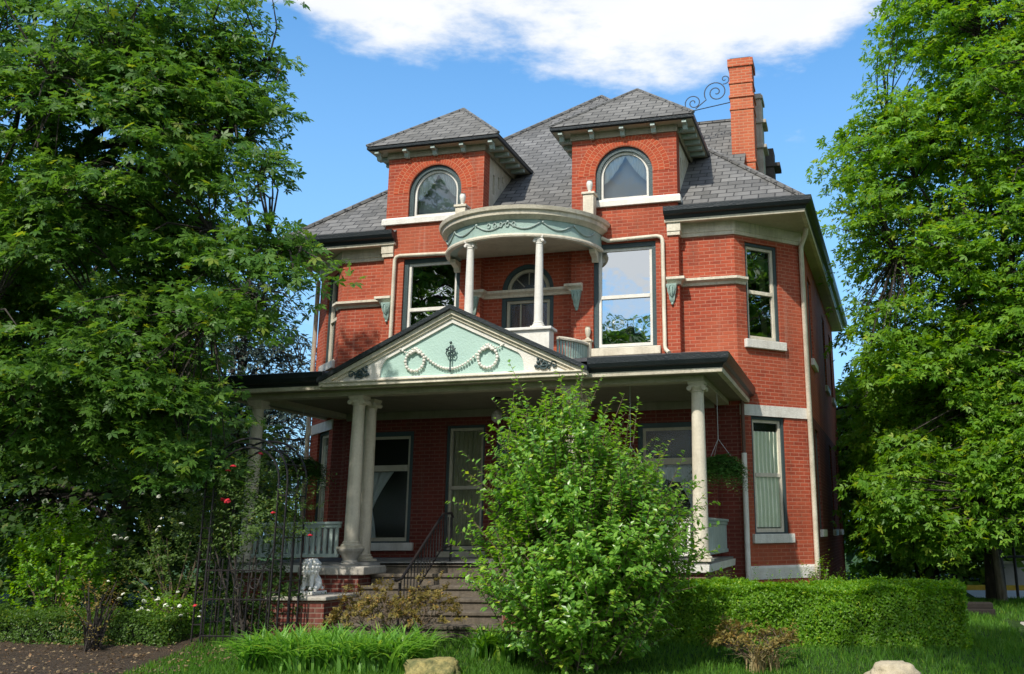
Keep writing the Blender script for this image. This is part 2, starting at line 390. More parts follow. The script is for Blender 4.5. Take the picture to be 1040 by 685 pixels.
def ring(mb, O, t, n, outer, inner, d0, d1):
    """flat frame between two matching outlines, face at depth d0 with inner side walls to d1"""
    k = len(outer)
    for i in range(k):
        a, b, c, d = outer[i], outer[(i+1) % k], inner[(i+1) % k], inner[i]
        mb.face([frame_pt(O, t, n, *a, d0), frame_pt(O, t, n, *b, d0), frame_pt(O, t, n, *c, d0), frame_pt(O, t, n, *d, d0)])
        mb.face([frame_pt(O, t, n, *d, d0), frame_pt(O, t, n, *c, d0), frame_pt(O, t, n, *c, d1), frame_pt(O, t, n, *d, d1)])
        mb.face([frame_pt(O, t, n, *a, d0), frame_pt(O, t, n, *a, d1), frame_pt(O, t, n, *b, d1), frame_pt(O, t, n, *b, d0)])
def bar(mb, O, t, n, u0, u1, z0, z1, d0, d1):
    p = [frame_pt(O, t, n, u, z, d) for d in (d0, d1) for u, z in ((u0, z0), (u1, z0), (u1, z1), (u0, z1))]
    i = mb.vs(p)
    for a in ((0, 1, 2, 3), (7, 6, 5, 4), (0, 4, 5, 1), (1, 5, 6, 2), (2, 6, 7, 3), (3, 7, 4, 0)): mb.f.append([i[k] for k in a])
def wavy(mb, O, t, n, u0, u1, top, bot, d, folds=6, amp=.03, nn=40, rows=6):
    """hanging cloth between functions top(u), bot(u)"""
    g = []
    for j in range(rows+1):
        row = []
        for i in range(nn+1):
            x = i/nn; u = u0+(u1-u0)*x; zt, zb = top(x), bot(x)
            row.append(frame_pt(O, t, n, u, zt+(zb-zt)*j/rows, d+amp*math.sin(x*folds*2*math.pi+.6*math.sin(j))))
        g.append(mb.vs(row))
    for j in range(rows):
        for i in range(nn): mb.f.append([g[j][i], g[j][i+1], g[j+1][i+1], g[j+1][i]])

# ------------------------------------------------------------------ world, sun, camera
SUN_AZ, SUN_EL = R(-12), R(47)      # azimuth measured from straight in front of the house toward its right side
world = bpy.data.worlds.new('World'); scene.world = world; world.use_nodes = True
nt = world.node_tree
for n in list(nt.nodes): nt.nodes.remove(n)
wo = N(nt, 'ShaderNodeOutputWorld'); bg = N(nt, 'ShaderNodeBackground'); bg.inputs[1].default_value = .15
sky = N(nt, 'ShaderNodeTexSky', sky_type='NISHITA', sun_disc=False)
sky.sun_elevation = SUN_EL; sky.sun_rotation = math.pi-SUN_AZ
sky.air_density = 1.0; sky.dust_density = .3; sky.ozone_density = 3.0
tc = N(nt, 'ShaderNodeTexCoord')
hs = N(nt, 'ShaderNodeHueSaturation'); hs.inputs['Saturation'].default_value = 1.12; hs.inputs['Value'].default_value = 1.6
L(nt, sky.outputs[0], hs.inputs['Color'])
skyc = mixc(nt, 1.0, hs.outputs[0], (.66, .99, 1.08), 'MULTIPLY')
szz = N(nt, 'ShaderNodeSeparateXYZ'); L(nt, tc.outputs['Generated'], szz.inputs[0])
hz_ = N(nt, 'ShaderNodeMapRange'); hz_.inputs[1].default_value = .0; hz_.inputs[2].default_value = .56; hz_.inputs[3].default_value = .95; hz_.inputs[4].default_value = .0
L(nt, szz.outputs[2], hz_.inputs[0])
skyc = mixc(nt, hz_.outputs[0], skyc, (2.7, 4.7, 6.9))
# clouds: banks of noise over the sky sphere
mp = N(nt, 'ShaderNodeMapping'); mp.inputs['Scale'].default_value = (1, 1, 2.6); mp.inputs['Location'].default_value = (.35, .1, .3)
L(nt, tc.outputs['Generated'], mp.inputs[0])
cn = N(nt, 'ShaderNodeTexNoise'); cn.inputs['Scale'].default_value = 4.6; cn.inputs['Detail'].default_value = 9; cn.inputs['Roughness'].default_value = .6
L(nt, mp.outputs[0], cn.inputs['Vector'])
m1 = N(nt, 'ShaderNodeMapRange'); m1.inputs[1].default_value = .415; m1.inputs[2].default_value = .50; m1.inputs[3].default_value = -.34; m1.inputs[4].default_value = .27
L(nt, szz.outputs[2], m1.inputs[0])
fl = N(nt, 'ShaderNodeVectorMath', operation='MULTIPLY'); L(nt, tc.outputs['Generated'], fl.inputs[0]); fl.inputs[1].default_value = (1, 1, 0)
fn = N(nt, 'ShaderNodeVectorMath', operation='NORMALIZE'); L(nt, fl.outputs[0], fn.inputs[0])
dp_ = N(nt, 'ShaderNodeVectorMath', operation='DOT_PRODUCT'); L(nt, fn.outputs[0], dp_.inputs[0]); dp_.inputs[1].default_value = (math.sin(R(-17)), math.cos(R(-17)), 0)
m2 = N(nt, 'ShaderNodeMapRange'); m2.inputs[1].default_value = .90; m2.inputs[2].default_value = .965; m2.inputs[3].default_value = -.6; m2.inputs[4].default_value = 0
L(nt, dp_.outputs['Value'], m2.inputs[0])
mk = N(nt, 'ShaderNodeMath', operation='ADD'); L(nt, m1.outputs[0], mk.inputs[0]); L(nt, m2.outputs[0], mk.inputs[1])
sx = N(nt, 'ShaderNodeSeparateXYZ'); L(nt, tc.outputs['Generated'], sx.inputs[0])
mk2 = N(nt, 'ShaderNodeMapRange'); mk2.inputs[1].default_value = .15; mk2.inputs[2].default_value = -.4; mk2.inputs[3].default_value = -.22; mk2.inputs[4].default_value = .11
L(nt, sx.outputs[1], mk2.inputs[0])
mxm = N(nt, 'ShaderNodeMath', operation='MAXIMUM'); L(nt, mk.outputs[0], mxm.inputs[0]); L(nt, mk2.outputs[0], mxm.inputs[1])
am = N(nt, 'ShaderNodeMath', operation='MULTIPLY_ADD'); L(nt, cn.outputs['Fac'], am.inputs[0]); am.inputs[1].default_value = 1.15; am.inputs[2].default_value = -.05
ad = N(nt, 'ShaderNodeMath', operation='ADD'); L(nt, am.outputs[0], ad.inputs[0]); L(nt, mxm.outputs[0], ad.inputs[1])
cr = N(nt, 'ShaderNodeMapRange', interpolation_type='SMOOTHSTEP'); cr.inputs[1].default_value = .44; cr.inputs[2].default_value = .68
L(nt, ad.outputs[0], cr.inputs[0])
cl2 = N(nt, 'ShaderNodeTexNoise'); cl2.inputs['Scale'].default_value = 9; cl2.inputs['Detail'].default_value = 6; L(nt, mp.outputs[0], cl2.inputs['Vector'])
ccol = mixc(nt, cl2.outputs['Fac'], (6.0, 6.3, 6.7), (7.3, 7.3, 7.3))
L(nt, mixc(nt, cr.outputs[0], skyc, ccol), bg.inputs[0]); L(nt, bg.outputs[0], wo.inputs[0])
sun = bpy.data.lights.new('sun', 'SUN'); sun.energy = 4.8; sun.angle = R(1.0); sun.color = (1, .95, .86)
so = bpy.data.objects.new('sun', sun); COL.objects.link(so)
sd = Vector((math.sin(SUN_AZ)*math.cos(SUN_EL), -math.cos(SUN_AZ)*math.cos(SUN_EL), math.sin(SUN_EL)))
so.rotation_euler = sd.to_track_quat('Z', 'Y').to_euler(); so.location = sd*60
cam = bpy.data.cameras.new('camera'); co = bpy.data.objects.new('camera', cam); COL.objects.link(co); scene.camera = co
F_, PX, PY = 971.4532, 642.5017, 304.269
yw, pt, rl = .22443, .23778, -.00904
fwd = Vector((-math.sin(yw)*math.cos(pt), math.cos(yw)*math.cos(pt), math.sin(pt))); rt = Vector((math.cos(yw), math.sin(yw), 0)); up = rt.cross(fwd)
Rr = rt*math.cos(rl)+up*math.sin(rl); Uu = up*math.cos(rl)-rt*math.sin(rl)
mt = Matrix((Rr, Uu, -fwd)).transposed().to_4x4(); mt.translation = Vector((6.307, -17.8534, 1.6002)); co.matrix_world = mt
cam.sensor_width = 36; cam.lens = F_/1040*36; cam.shift_x = (520-PX)/1040; cam.shift_y = (PY-342.5)/1040
cam.clip_end = 2000; cam.clip_start = .1
scene.view_settings.view_transform = 'Standard'; scene.view_settings.look = 'None'; scene.view_settings.exposure = 0; scene.view_settings.gamma = 1
scene.render.engine = 'CYCLES'
scene.cycles.max_bounces = 8; scene.cycles.transparent_max_bounces = 16; scene.cycles.use_denoising = True

# ------------------------------------------------------------------ ground
def sstep(x, a, b):
    t = min(1, max(0, (x-a)/(b-a))); return t*t*(3-2*t)
def gz(x, y):
    return .15*sstep(y, -6.3, -4.4)*(1-sstep(abs(x), 7.2, 9.))*(1-sstep(y, 14, 20))
xs = [-400, -150, -60, -30, -18]+[-14+.5*i for i in range(57)]+[18, 30, 60, 150, 400]
ys = [-120, -60, -35, -25]+[-20+.5*i for i in range(81)]+[25, 40, 80, 200, 600]
g = MB(); idx = [g.vs([(x, y, gz(x, y)) for x in xs]) for y in ys]
for j in range(len(ys)-1):
    for i in range(len(xs)-1): g.f.append([idx[j][i], idx[j][i+1], idx[j+1][i+1], idx[j+1][i]])
tag(g.build('ground', M['ground'], smooth=60), kind='structure')
def sheet(name, pts, mat, dz=.004):
    mb = MB(); mb.face([(x, y, z+dz) for x, y, z in pts]); return tag(mb.build(name, mat), kind='structure')
sheet('road', [(6.4, 7.0, 0), (90, 3.0, 0), (90, 6.5, 0), (6.4, 10.0, 0)], M['road'], .006)
sheet('driveway', [(8.75, -.3, 0), (30, -1.7, 0), (30, .6, 0), (8.95, .75, 0)], M['drive'], .006)
mb = MB()
gx = [-10+.4*i for i in range(22)]; gy = [-8.5+.35*i for i in range(12)]
ii = [mb.vs([(x, y, gz(x, y)+.012+.03*noise.noise(Vector((x*2.3, y*2.3, 4)))) for x in gx]) for y in gy]
for j in range(len(gy)-1):
    for i in range(len(gx)-1):
        if -1.9-.35*(gy[j]+8.5) > gx[i] and gy[j] < -4.6: mb.f.append([ii[j][i], ii[j][i+1], ii[j+1][i+1], ii[j+1][i]])
tag(mb.build('mulch_bed', M['mulch'], smooth=60), kind='structure')
k = MB(); k.box(6.4, 90, -.08, .08, 0, .13); 
for q in range(len(k.v)):
    x, y, z = k.v[q]; k.v[q] = (x, y+10.1-(x-6.4)*.042, z)
tag(k.build('kerb', M['yellow']), kind='structure')

# ------------------------------------------------------------------ the house
H = thing('brick_house', 'red brick Victorian house with grey slate roof, twin arched dormers and a columned front porch', 'house')
A, B, C_, YB = .97, 3.17, 4.24, .22
ZP = 3.9
T0, N0 = (1, 0), (0, -1)
def seg(p, q):
    t = Vector((q[0]-p[0], q[1]-p[1])); l = t.length; t.normalize(); return (t.x, t.y), (t.y, -t.x), l
wall_up = MB(); wall_dn = MB()
O0 = (0, 0)
# chamfered corner faces
RC = ((C_, YB), (5.45, 1.38)); LC = ((-5.45, 1.38), (-C_, YB))
tR, nR, lR = seg(*RC); tL, nL, lL = seg(*LC)
wr0, wr1 = .26, 1.08        # window opening along the chamfer
wl0, wl1 = lL-1.08, lL-.26
CH2, CH1 = (5.2, 7.18), (1.53, 3.72)
panel(wall_up, RC[0], tR, nR, rect(0, lR, ZP, 7.5), [rect(wr0, wr1, *CH2)])
panel(wall_up, RC[0], tR, nR, rect(0, lR, 0, ZP), [rect(wr0, wr1, *CH1)])
panel(wall_up, LC[0], tL, nL, rect(0, lL, ZP, 7.5), [rect(wl0, wl1, *CH2)])
panel(wall_up, LC[0], tL, nL, rect(0, lL, 0, ZP), [rect(wl0, wl1, *CH1)])
for s in (-1, 1):
    x0, x1 = sorted((s*B, s*C_))
    panel(wall_up, (0, YB), T0, N0, rect(x0, x1, ZP, 7.6))
    # pavilion with tall window
    x0, x1 = sorted((s*A, s*B)); xc = s*2.07
    panel(wall_up, O0, T0, N0, rect(x0, x1, ZP, 7.9), [rect(xc-.64, xc+.64, 5.08, 7.22)])
    wall_up.face([(s*B, 0, ZP), (s*B, YB, ZP), (s*B, YB, 7.9), (s*B, 0, 7.9)])
    wall_up.face([(s*A, 0, ZP), (s*A, .2, ZP), (s*A, .2, 7.9), (s*A, 0, 7.9)])
DOOR = arch(-.02, .56, 4.6, 6.42, 20)
panel(wall_up, (0, .2), T0, N0, rect(-A, A, ZP, 7.8), [DOOR])
# lower front wall
LW = [rect(2.3, 3.5, 1.42, 3.6), rect(-3.5, -2.3, 1.42, 3.6), rect(-1.6, -.78, 1.25, 3.68), rect(.78, 1.6, 1.25, 3.68), rect(-.55, .55, 1.14, 3.6)]
panel(wall_dn, O0, T0, N0, rect(-3.8, 3.8, 0, ZP), LW)
for s in (-1, 1):
    x0, x1 = sorted((s*3.8, s*C_))
    panel(wall_dn, (0, YB), T0, N0, rect(x0, x1, 0, ZP))
    wall_dn.face([(s*3.8, 0, 0), (s*3.8, YB, 0), (s*3.8, YB, ZP), (s*3.8, 0, ZP)])
# side and rear walls with the projecting wing at the back
sideR = [(5.45, 1.38), (5.62, 5.6), (5.85, 11.6)]
def side_windows(i): return [rect(1.5, 2.4, 1.6, 3.7), rect(4.0, 4.9, 1.6, 3.7)] if i == 1 else ([rect(1.6, 2.5, 1.6, 3.7)] if i == 0 else [])
def side_up(i): return [rect(1.5, 2.4, 5.2, 7.1), rect(4.0, 4.9, 5.2, 7.1)] if i == 1 else ([rect(1.6, 2.5, 5.2, 7.1)] if i == 0 else [])
SIDEW = []
for i in range(2):
    t, n, l = seg(sideR[i], sideR[i+1])
    panel(wall_dn, sideR[i], t, n, rect(0, l, 0, ZP), side_windows(i)); panel(wall_up, sideR[i], t, n, rect(0, l, ZP, 7.6), side_up(i))
    for r_ in side_windows(i)+side_up(i): SIDEW.append((sideR[i], t, n, r_[0][0], r_[1][0], r_[0][1], r_[2][1]))
sideL = [(-5.85, 11.6), (-5.62, 5.6), (-5.45, 1.38)]
for i in range(2):
    t, n, l = seg(sideL[i], sideL[i+1]); panel(wall_dn, sideL[i], t, n, rect(0, l, 0, ZP)); panel(wall_up, sideL[i], t, n, rect(0, l, ZP, 7.6))
t, n, l = seg((5.85, 11.6), (-5.85, 11.6)); panel(wall_dn, (5.85, 11.6), t, n, rect(0, l, 0, ZP)); panel(wall_up, (5.85, 11.6), t, n, rect(0, l, ZP, 7.6))
wall_up.build('wall', M['brick'], H, fix=False); tag(wall_dn.build('wall', M['brick_shaded'], H, fix=False), 'ground floor brick wall with shade put into its colour')
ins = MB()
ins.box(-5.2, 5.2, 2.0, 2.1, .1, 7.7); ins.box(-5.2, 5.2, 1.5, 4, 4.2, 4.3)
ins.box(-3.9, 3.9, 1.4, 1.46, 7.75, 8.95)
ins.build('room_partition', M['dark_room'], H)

def window(O, t, n, u0, u1, z0, z1, style='double', glass_m='pane', sash_m='cream', case=.085, sill=None, sill_m='stone', curtain=None, archz=None, cd=.17, casing_m='casing', sillext=.09):
    """window part with sash, pane, curtain and sill beneath it; u0..z1 is the masonry opening"""
    uc, hw = (u0+u1)/2, (u1-u0)/2
    if archz:
        o = arch(uc, hw, z0, archz, 24); i1 = arch(uc, hw-case, z0+.02, archz, 24); i2 = arch(uc, hw-case-.055, z0+.08, archz, 24)
    else:
        o = rect(u0, u1, z0, z1); i1 = rect(u0+case, u1-case, z0+.03, z1-case); i2 = rect(u0+case+.055, u1-case-.055, z0+.10, z1-case-.055)
    mb = MB(); ring(mb, O, t, n, o, i1, .045, .12); w = mb.build('window', M[casing_m], H)
    mb = MB(); ring(mb, O, t, n, i1, i2, .085, .13)
    if style == 'double':
        zm = (i2[0][1]+i2[2][1])/2; bar(mb, O, t, n, i2[0][0], i2[1][0], zm-.035, zm+.035, .07, .13)
    if style == 'transom':
        zm = i2[0][1]+(i2[2][1]-i2[0][1])*.70; bar(mb, O, t, n, i2[0][0], i2[1][0], zm-.06, zm+.06, .07, .13)
    mb.build('sash', M[sash_m], w)
    mb = MB(); ids = mb.vs([frame_pt(O, t, n, *p, .118) for p in i2]); mb.f.append(ids)
    mb.build('pane', M[glass_m], w)
    if curtain: curtain(w, O, t, n, i2, cd+.06)
    if sill:
        mb = MB(); bar(mb, O, t, n, u0-sillext, u1+sillext, z0-sill, z0, -.075, .10); mb.build('sill', M[sill_m], w, bevel=.012)
    return w
def swag(mat):
    def f(w, O, t, n, i2, d):
        u0, u1 = i2[0][0], i2[1][0]; zb = i2[0][1]; zt = max(p[1] for p in i2); h = zt-zb
        for sgn in (0, 1):
            mb = MB(); a, b = (u0-.04, (u0+u1)/2) if sgn == 0 else ((u0+u1)/2, u1+.04)
            bot = (lambda x: zb+h*(.42+.50*x**1.6)) if sgn == 0 else (lambda x: zb+h*(.42+.50*(1-x)**1.6))
            wavy(mb, O, t, n, a, b, lambda x: zt+.05, bot, d, 5, .02); mb.build('curtain', M[mat], w)
    return f
def drapes(mat, gap=.12, drop=1.):
    def f(w, O, t, n, i2, d):
        u0, u1 = i2[0][0], i2[1][0]; zb = i2[0][1]; zt = max(p[1] for p in i2); m = (u0+u1)/2
        zt2 = zb+(zt-zb)*drop
        for a, b in ((u0-.03, m-gap), (m+gap, u1+.03)):
            mb = MB(); wavy(mb, O, t, n, a, b, lambda x: zt2, lambda x: zb-.03, d+.1, 5, .025); mb.build('curtain', M[mat], w)
    return f
def blind(mat):
    def f(w, O, t, n, i2, d):
        u0, u1 = i2[0][0], i2[1][0]; zb = i2[0][1]; zt = max(p[1] for p in i2)
        mb = MB(); wavy(mb, O, t, n, u0-.03, u1+.03, lambda x: zt-(.16 if mat == 'lace' else 0), lambda x: zb+.02, d, 7, .022); mb.build('curtain', M[mat], w)
    return f
def parlor(kind):
    def f(w, O, t, n, i2, d):
        u0, u1 = i2[0][0], i2[1][0]; zb = i2[0][1]; zt = i2[2][1]; zr = zb+(zt-zb)*.67; q = u1-u0
        def drape(side):
            mb = MB(); g = []
            for j in range(15):
                v = j/14; wd = q*(.48*(1-v/.6)**1.3+.10 if v < .6 else .10+.13*((v-.6)/.4)**.7)
                z = zr-(zr-zb)*v; row = []
                for i in range(13):
                    x = i/12; u = (u0+wd*x) if side < 0 else (u1-wd*x)
                    row.append(frame_pt(O, t, n, u, z, d+.03+.018*math.sin(x*22+v*2)))
                g.append(mb.vs(row))
            for j in range(14):
                for i in range(12): mb.f.append([g[j][i], g[j][i+1], g[j+1][i+1], g[j+1][i]])
            mb.build('curtain', M['curtain'], w)
        drape(-1)
        if kind == 'valance': drape(1)
        if kind == 'valance':
            mb = MB(); wavy(mb, O, t, n, u0+.25*q, u1, lambda x: zr-.05, lambda x: zr-.18-.14*math.sin(math.pi*x), d, 6, .02); mb.build('valance', M['curtain'], w)
    return f

# tall upper windows
for s, gm in ((-1, 'pane_bright'), (1, 'pane_bright')):
    xc = s*2.07
    w = window(O0, T0, N0, xc-.64, xc+.64, 5.08, 7.22, 'double', gm, 'white', .09, .16, 'cream', None, sillext=.08)
# chamfer windows
for (O, t, n, a, b) in ((RC[0], tR, nR, wr0, wr1), (LC[0], tL, nL, wl0, wl1)):
    window(O, t, n, a, b, *CH2, 'double', 'pane', 'cream', .06, .17, 'stone', drapes('amber', .2))
    window(O, t, n, a, b, *CH1, 'double', 'pane_dim', 'cream', .06, .17, 'stone', blind('lace'), sillext=.07, cd=.075)
for O, t, n, a, b, z0, z1 in SIDEW: window(O, t, n, a, b, z0, z1, 'double', 'pane', 'cream', .06, .15, 'stone')
# ground floor under the porch
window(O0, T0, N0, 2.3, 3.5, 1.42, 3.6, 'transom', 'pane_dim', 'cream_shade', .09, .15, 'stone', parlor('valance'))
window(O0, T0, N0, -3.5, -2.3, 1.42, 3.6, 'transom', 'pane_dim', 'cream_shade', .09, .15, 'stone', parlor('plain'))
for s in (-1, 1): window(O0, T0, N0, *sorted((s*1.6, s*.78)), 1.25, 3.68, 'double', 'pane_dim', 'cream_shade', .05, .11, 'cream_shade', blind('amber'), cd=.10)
d = MB(); ring(d, O0, T0, N0, rect(-.55, .55, 1.14, 3.6), rect(-.47, .47, 1.15, 3.5), .03, .12); bar(d, O0, T0, N0, -.47, .47, 3.0, 3.08, .04, .12)
dr = d.build('door', M['casing'], H)
d = MB(); bar(d, O0, T0, N0, -.47, .47, 1.15, 3.0, .09, .13)
for z0, z1 in ((1.3, 1.9), ): bar(d, O0, T0, N0, -.36, -.05, z0, z1, .075, .1); bar(d, O0, T0, N0, .05, .36, z0, z1, .075, .1)
d.build('door_leaf', M['door'], dr)
d = MB(); ids = d.vs([frame_pt(O0, T0, N0, *p, .11) for p in rect(-.47, .47, 3.08, 3.5)]); d.f.append(ids); d.build('pane', M['pane_dim'], dr)
# balcony door with fanlight
OD = (0, .2); d = MB(); inn = arch(-.02, .47, 4.6, 6.42, 20); ring(d, OD, T0, N0, DOOR, inn, .03, .14); bar(d, OD, T0, N0, -.49, .45, 6.22, 6.36, .02, .14)
dr = d.build('balcony_door', M['casing'], H)
d = MB(); ring(d, OD, T0, N0, rect(-.48, .44, 4.6, 6.22), rect(-.425, .385, 4.65, 6.165), .06, .12); bar(d, OD, T0, N0, -.20, -.18, 4.65, 6.165, .07, .11); bar(d, OD, T0, N0, .14, .16, 4.65, 6.165, .07, .11)
fa = arch(-.02, .46, 6.38, 6.42, 20); fb = arch(-.02, .385, 6.42, 6.43, 20); ring(d, OD, T0, N0, fa, fb, .06, .12)
for q in (45, 90, 135):
    d.tube([frame_pt(OD, T0, N0, -.02+.14*math.cos(R(q)), 6.42+.14*math.sin(R(q)), .09), frame_pt(OD, T0, N0, -.02+.4*math.cos(R(q)), 6.42+.4*math.sin(R(q)), .09)], .012, 6)
d.build('sash', M['cream_shade'], dr)
d = MB(); d.f.append(d.vs([frame_pt(OD, T0, N0, *p, .10) for p in rect(-.43, .39, 4.65, 6.17)])); d.f.append(d.vs([frame_pt(OD, T0, N0, *p, .10) for p in fb]))
d.build('pane', M['pane_dim'], dr)
d = MB(); wavy(d, OD, T0, N0, -.42, .38, lambda x: 6.15, lambda x: 4.66, .2, 9, .02); d.build('curtain', M['maroon'], dr)

# bands, frieze, string courses
mb = MB()
for s in (-1, 1):
    pth = [(B-.22, 0), (B, 0), (B, YB), (C_, YB), (5.45, 1.38), (5.45, 1.9)]
    if s < 0: pth = [(-x, y) for x, y in pth][::-1]
    mb = MB(); mb.sweep(pth, [(.0, 7.29), (.035, 7.29), (.035, 7.36), (.05, 7.37), (.05, 7.56), (.0, 7.56)]); mb.build('frieze', M['cream'], H)
prof_sc = [(0, 6.28), (.03, 6.28), (.05, 6.33), (.10, 6.36), (.12, 6.37), (.12, 6.42), (0, 6.44)]
paths = [[(B-.24, 0), (B, 0), (B, YB), (C_, YB), (C_+.17, YB+.163)]]
paths.append([(-x, y) for x, y in paths[0]][::-1]); paths.append([(-A-.24, 0), (-A, 0), (-A, .2), (A, .2), (A, 0), (A+.24, 0)])
for p in paths: mb = MB(); mb.sweep(p, prof_sc); mb.build('string_course', M['cream'], H)
def corbel(x, y):
    mb = MB()
    prof = [(.0, 0), (.11, 0), (.11, -.05), (.085, -.09), (.09, -.14), (.06, -.22), (.05, -.29), (.02, -.36), (0, -.37)]
    ws = [.10, .10, .10, .085, .085, .06, .055, .03, .03]
    l = mb.vs([(-w, -o, z) for (o, z), w in zip(prof, ws)]); r = mb.vs([(w, -o, z) for (o, z), w in zip(prof, ws)])
    for i in range(len(prof)-1): mb.f.append([l[i], r[i], r[i+1], l[i+1]])
    mb.f.append(l); mb.f.append(r[::-1])
    mb.tube([(0, -.105, -.06), (0, -.095, -.15), (0, -.07, -.24)], [.03, .045, .02], 6)
    mb.sphere((0, -.03, -.385), .028)
    for sg in (-1, 1): mb.tube([(sg*.03, -.115, -.03), (sg*.06, -.105, -.10), (sg*.035, -.085, -.2)], [.02, .024, .01], 5)
    return mb
c0 = None
for x, y in ((B-.14, 0), (-B+.14, 0), (A+.12, 0), (-A-.12, 0)):
    if c0 is None: c0 = corbel(0, 0).build('corbel', M['sage'], H, smooth=50); o = c0
    else: o = c0.copy(); COL.objects.link(o)
    o.location = (x, y-.001, 6.28)
# main eaves
EX, EY = 5.67, -.10
def mir(p): return [(-x, y) for x, y in p][::-1]
eR = [(B-.26, EY), (EX, EY), (6.2, 11.9)]
gprof = [(-.06, 7.60), (.0, 7.60), (.02, 7.66), (.09, 7.68), (.13, 7.74), (.135, 7.83), (.10, 7.84), (-.06, 7.80)]
fprof = [(-.10, 7.545), (-.02, 7.545), (-.005, 7.598), (-.10, 7.598)]
mb = MB(); mb.sweep(eR, gprof); mb.sweep(mir(eR), gprof); mb.build('gutter', M['gutter'], H)
mb = MB(); mb.sweep(eR, fprof); mb.sweep(mir(eR), fprof); mb.build('fascia', M['cream'], H)
mb = MB()
for s in (-1, 1): mb.face([(s*x, y, 7.558) for x, y in [(B-.2, EY+.04), (EX-.05, EY+.04), (6.14, 11.9), (5.0, 11.9), (4.0, .5), (B-.2, .3)]])
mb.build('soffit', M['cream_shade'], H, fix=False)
# main roof
AP = (0, 6.1, 13.45)
sl = (AP[2]-7.8)/(AP[1]-EY)
def rz(y): return 7.8+(y-EY)*sl
mb = MB()
fr = [(-EX, EY), (-B+.26, EY), (-B+.26, .10), (B-.26, .10), (B-.26, EY), (EX, EY)]
tri = tessellate_polygon([[Vector((x, y, 0)) for x, y in fr]+[Vector((0, AP[1], 0))]])
i_ = mb.vs([(x, y, rz(y)) for x, y in fr]+[AP])
for a in tri: mb.f.append([i_[k] for k in a])
for s in (-1, 1): mb.face([(s*EX, EY, 7.8), (s*6.2, 11.9, 7.8), AP])
mb.face([(6.2, 11.9, 7.8), (-6.2, 11.9, 7.8), AP])
# cross gable behind the chimney
mb.face([(1.6, 4.8, 11.75), (4.25, 4.8, 11.75), (4.25, 2.7, 9.7), (1.6, 2.7, 9.7)]); mb.face([(1.6, 4.8, 11.75), (4.25, 4.8, 11.75), (4.25, 6.9, 9.7), (1.6, 6.9, 9.7)])
roof = mb.build('roof', M['slate'], H)
mb = MB()
for s in (-1, 1): mb.tube([(s*EX, EY, 7.83), (s*EX*.5, (EY+AP[1])/2, (7.83+AP[2])/2+.015), (0, AP[1], AP[2]+.02)], .05, 6)
mb.tube([(1.6, 4.8, 11.77), (4.25, 4.8, 11.77)], .05, 6)
mb.build('hip_cap', M['slate'], roof)
mb = MB(); mb.face([(4.24, 2.7, 9.7), (4.24, 4.8, 11.75), (4.24, 6.9, 9.7), (4.24, 6.9, 8.8), (4.24, 2.7, 8.8)]); mb.build('gable_wall', M['brick_shaded'], roof)
# chimneys and roof ironwork
mb = MB(); x0, x1, y0, y1 = 3.93, 4.47, 3.2, 3.75
mb.box(x0, x1, y0, y1, 8.6, 12.42)
ch = mb.build('chimney', M['brick_chim'], H)
for z, e, h in ((12.42, .035, .20), (11.98, .022, .05), (11.62, .03, .06), (11.30, .02, .05), (9.95, .02, .07)):
    mb = MB(); mb.box(x0-e, x1+e, y0-e, y1+e, z, z+h); mb.build('corbel_course', M['brick_chim'], ch, bevel=.006)
mb = MB(); mb.box(x0+.02, x1-.02, y0+.02, y1-.02, 12.62, 12.66); mb.build('chimney_cap', M['darkstone'], ch)
mb = MB(); mb.box(4.36, 4.60, 4.0, 4.5, 8.8, 12.05)
for z, e in ((11.25, .10), (10.6, .09), (11.9, .04)): mb.box(4.33, 4.60+e, 3.95, 4.55, z, z+.09)
st = mb.build('stone_chimney', M['graystone'], H, bevel=.01)
mb = MB(); mb.box(4.5, 4.78, 4.9, 5.4, 8.6, 10.95)
for z, e in ((10.45, .15), (9.75, .14), (9.3, .1)): mb.box(4.48, 4.78+e, 4.86, 5.44, z, z+.10)
mb.build('stone_chimney', M['darkstone'], H, bevel=.01)
def spiral(cx, cz, r, turns, a0, dirn=1, y=0, n=40, k=.12):
    return [(cx+r*(1-(1-k)*i/n)*math.cos(a0+dirn*turns*2*math.pi*i/n), y, cz+r*(1-(1-k)*i/n)*math.sin(a0+dirn*turns*2*math.pi*i/n)) for i in range(n+1)]
mb = MB(); yy = 3.5
mb.tube([(2.35, yy, 11.45), (3.94, yy, 11.66)], .013, 6)
mb.tube([(2.62, yy, 11.51)]+spiral(3.0, 11.74, .21, 1.6, R(200), -1, yy), .013, 6)
mb.tube([(3.05, yy, 11.58)]+spiral(3.56, 11.96, .30, 1.9, R(215), -1, yy), .014, 6)
mb.tube(spiral(3.78, 12.28, .13, 1.2, R(250), 1, yy), .012, 6)
mb.tube(spiral(2.6, 11.62, .10, 1.2, R(250), -1, yy), .012, 6)
mb.build('roof_cresting', M['cresting'], H, smooth=60)
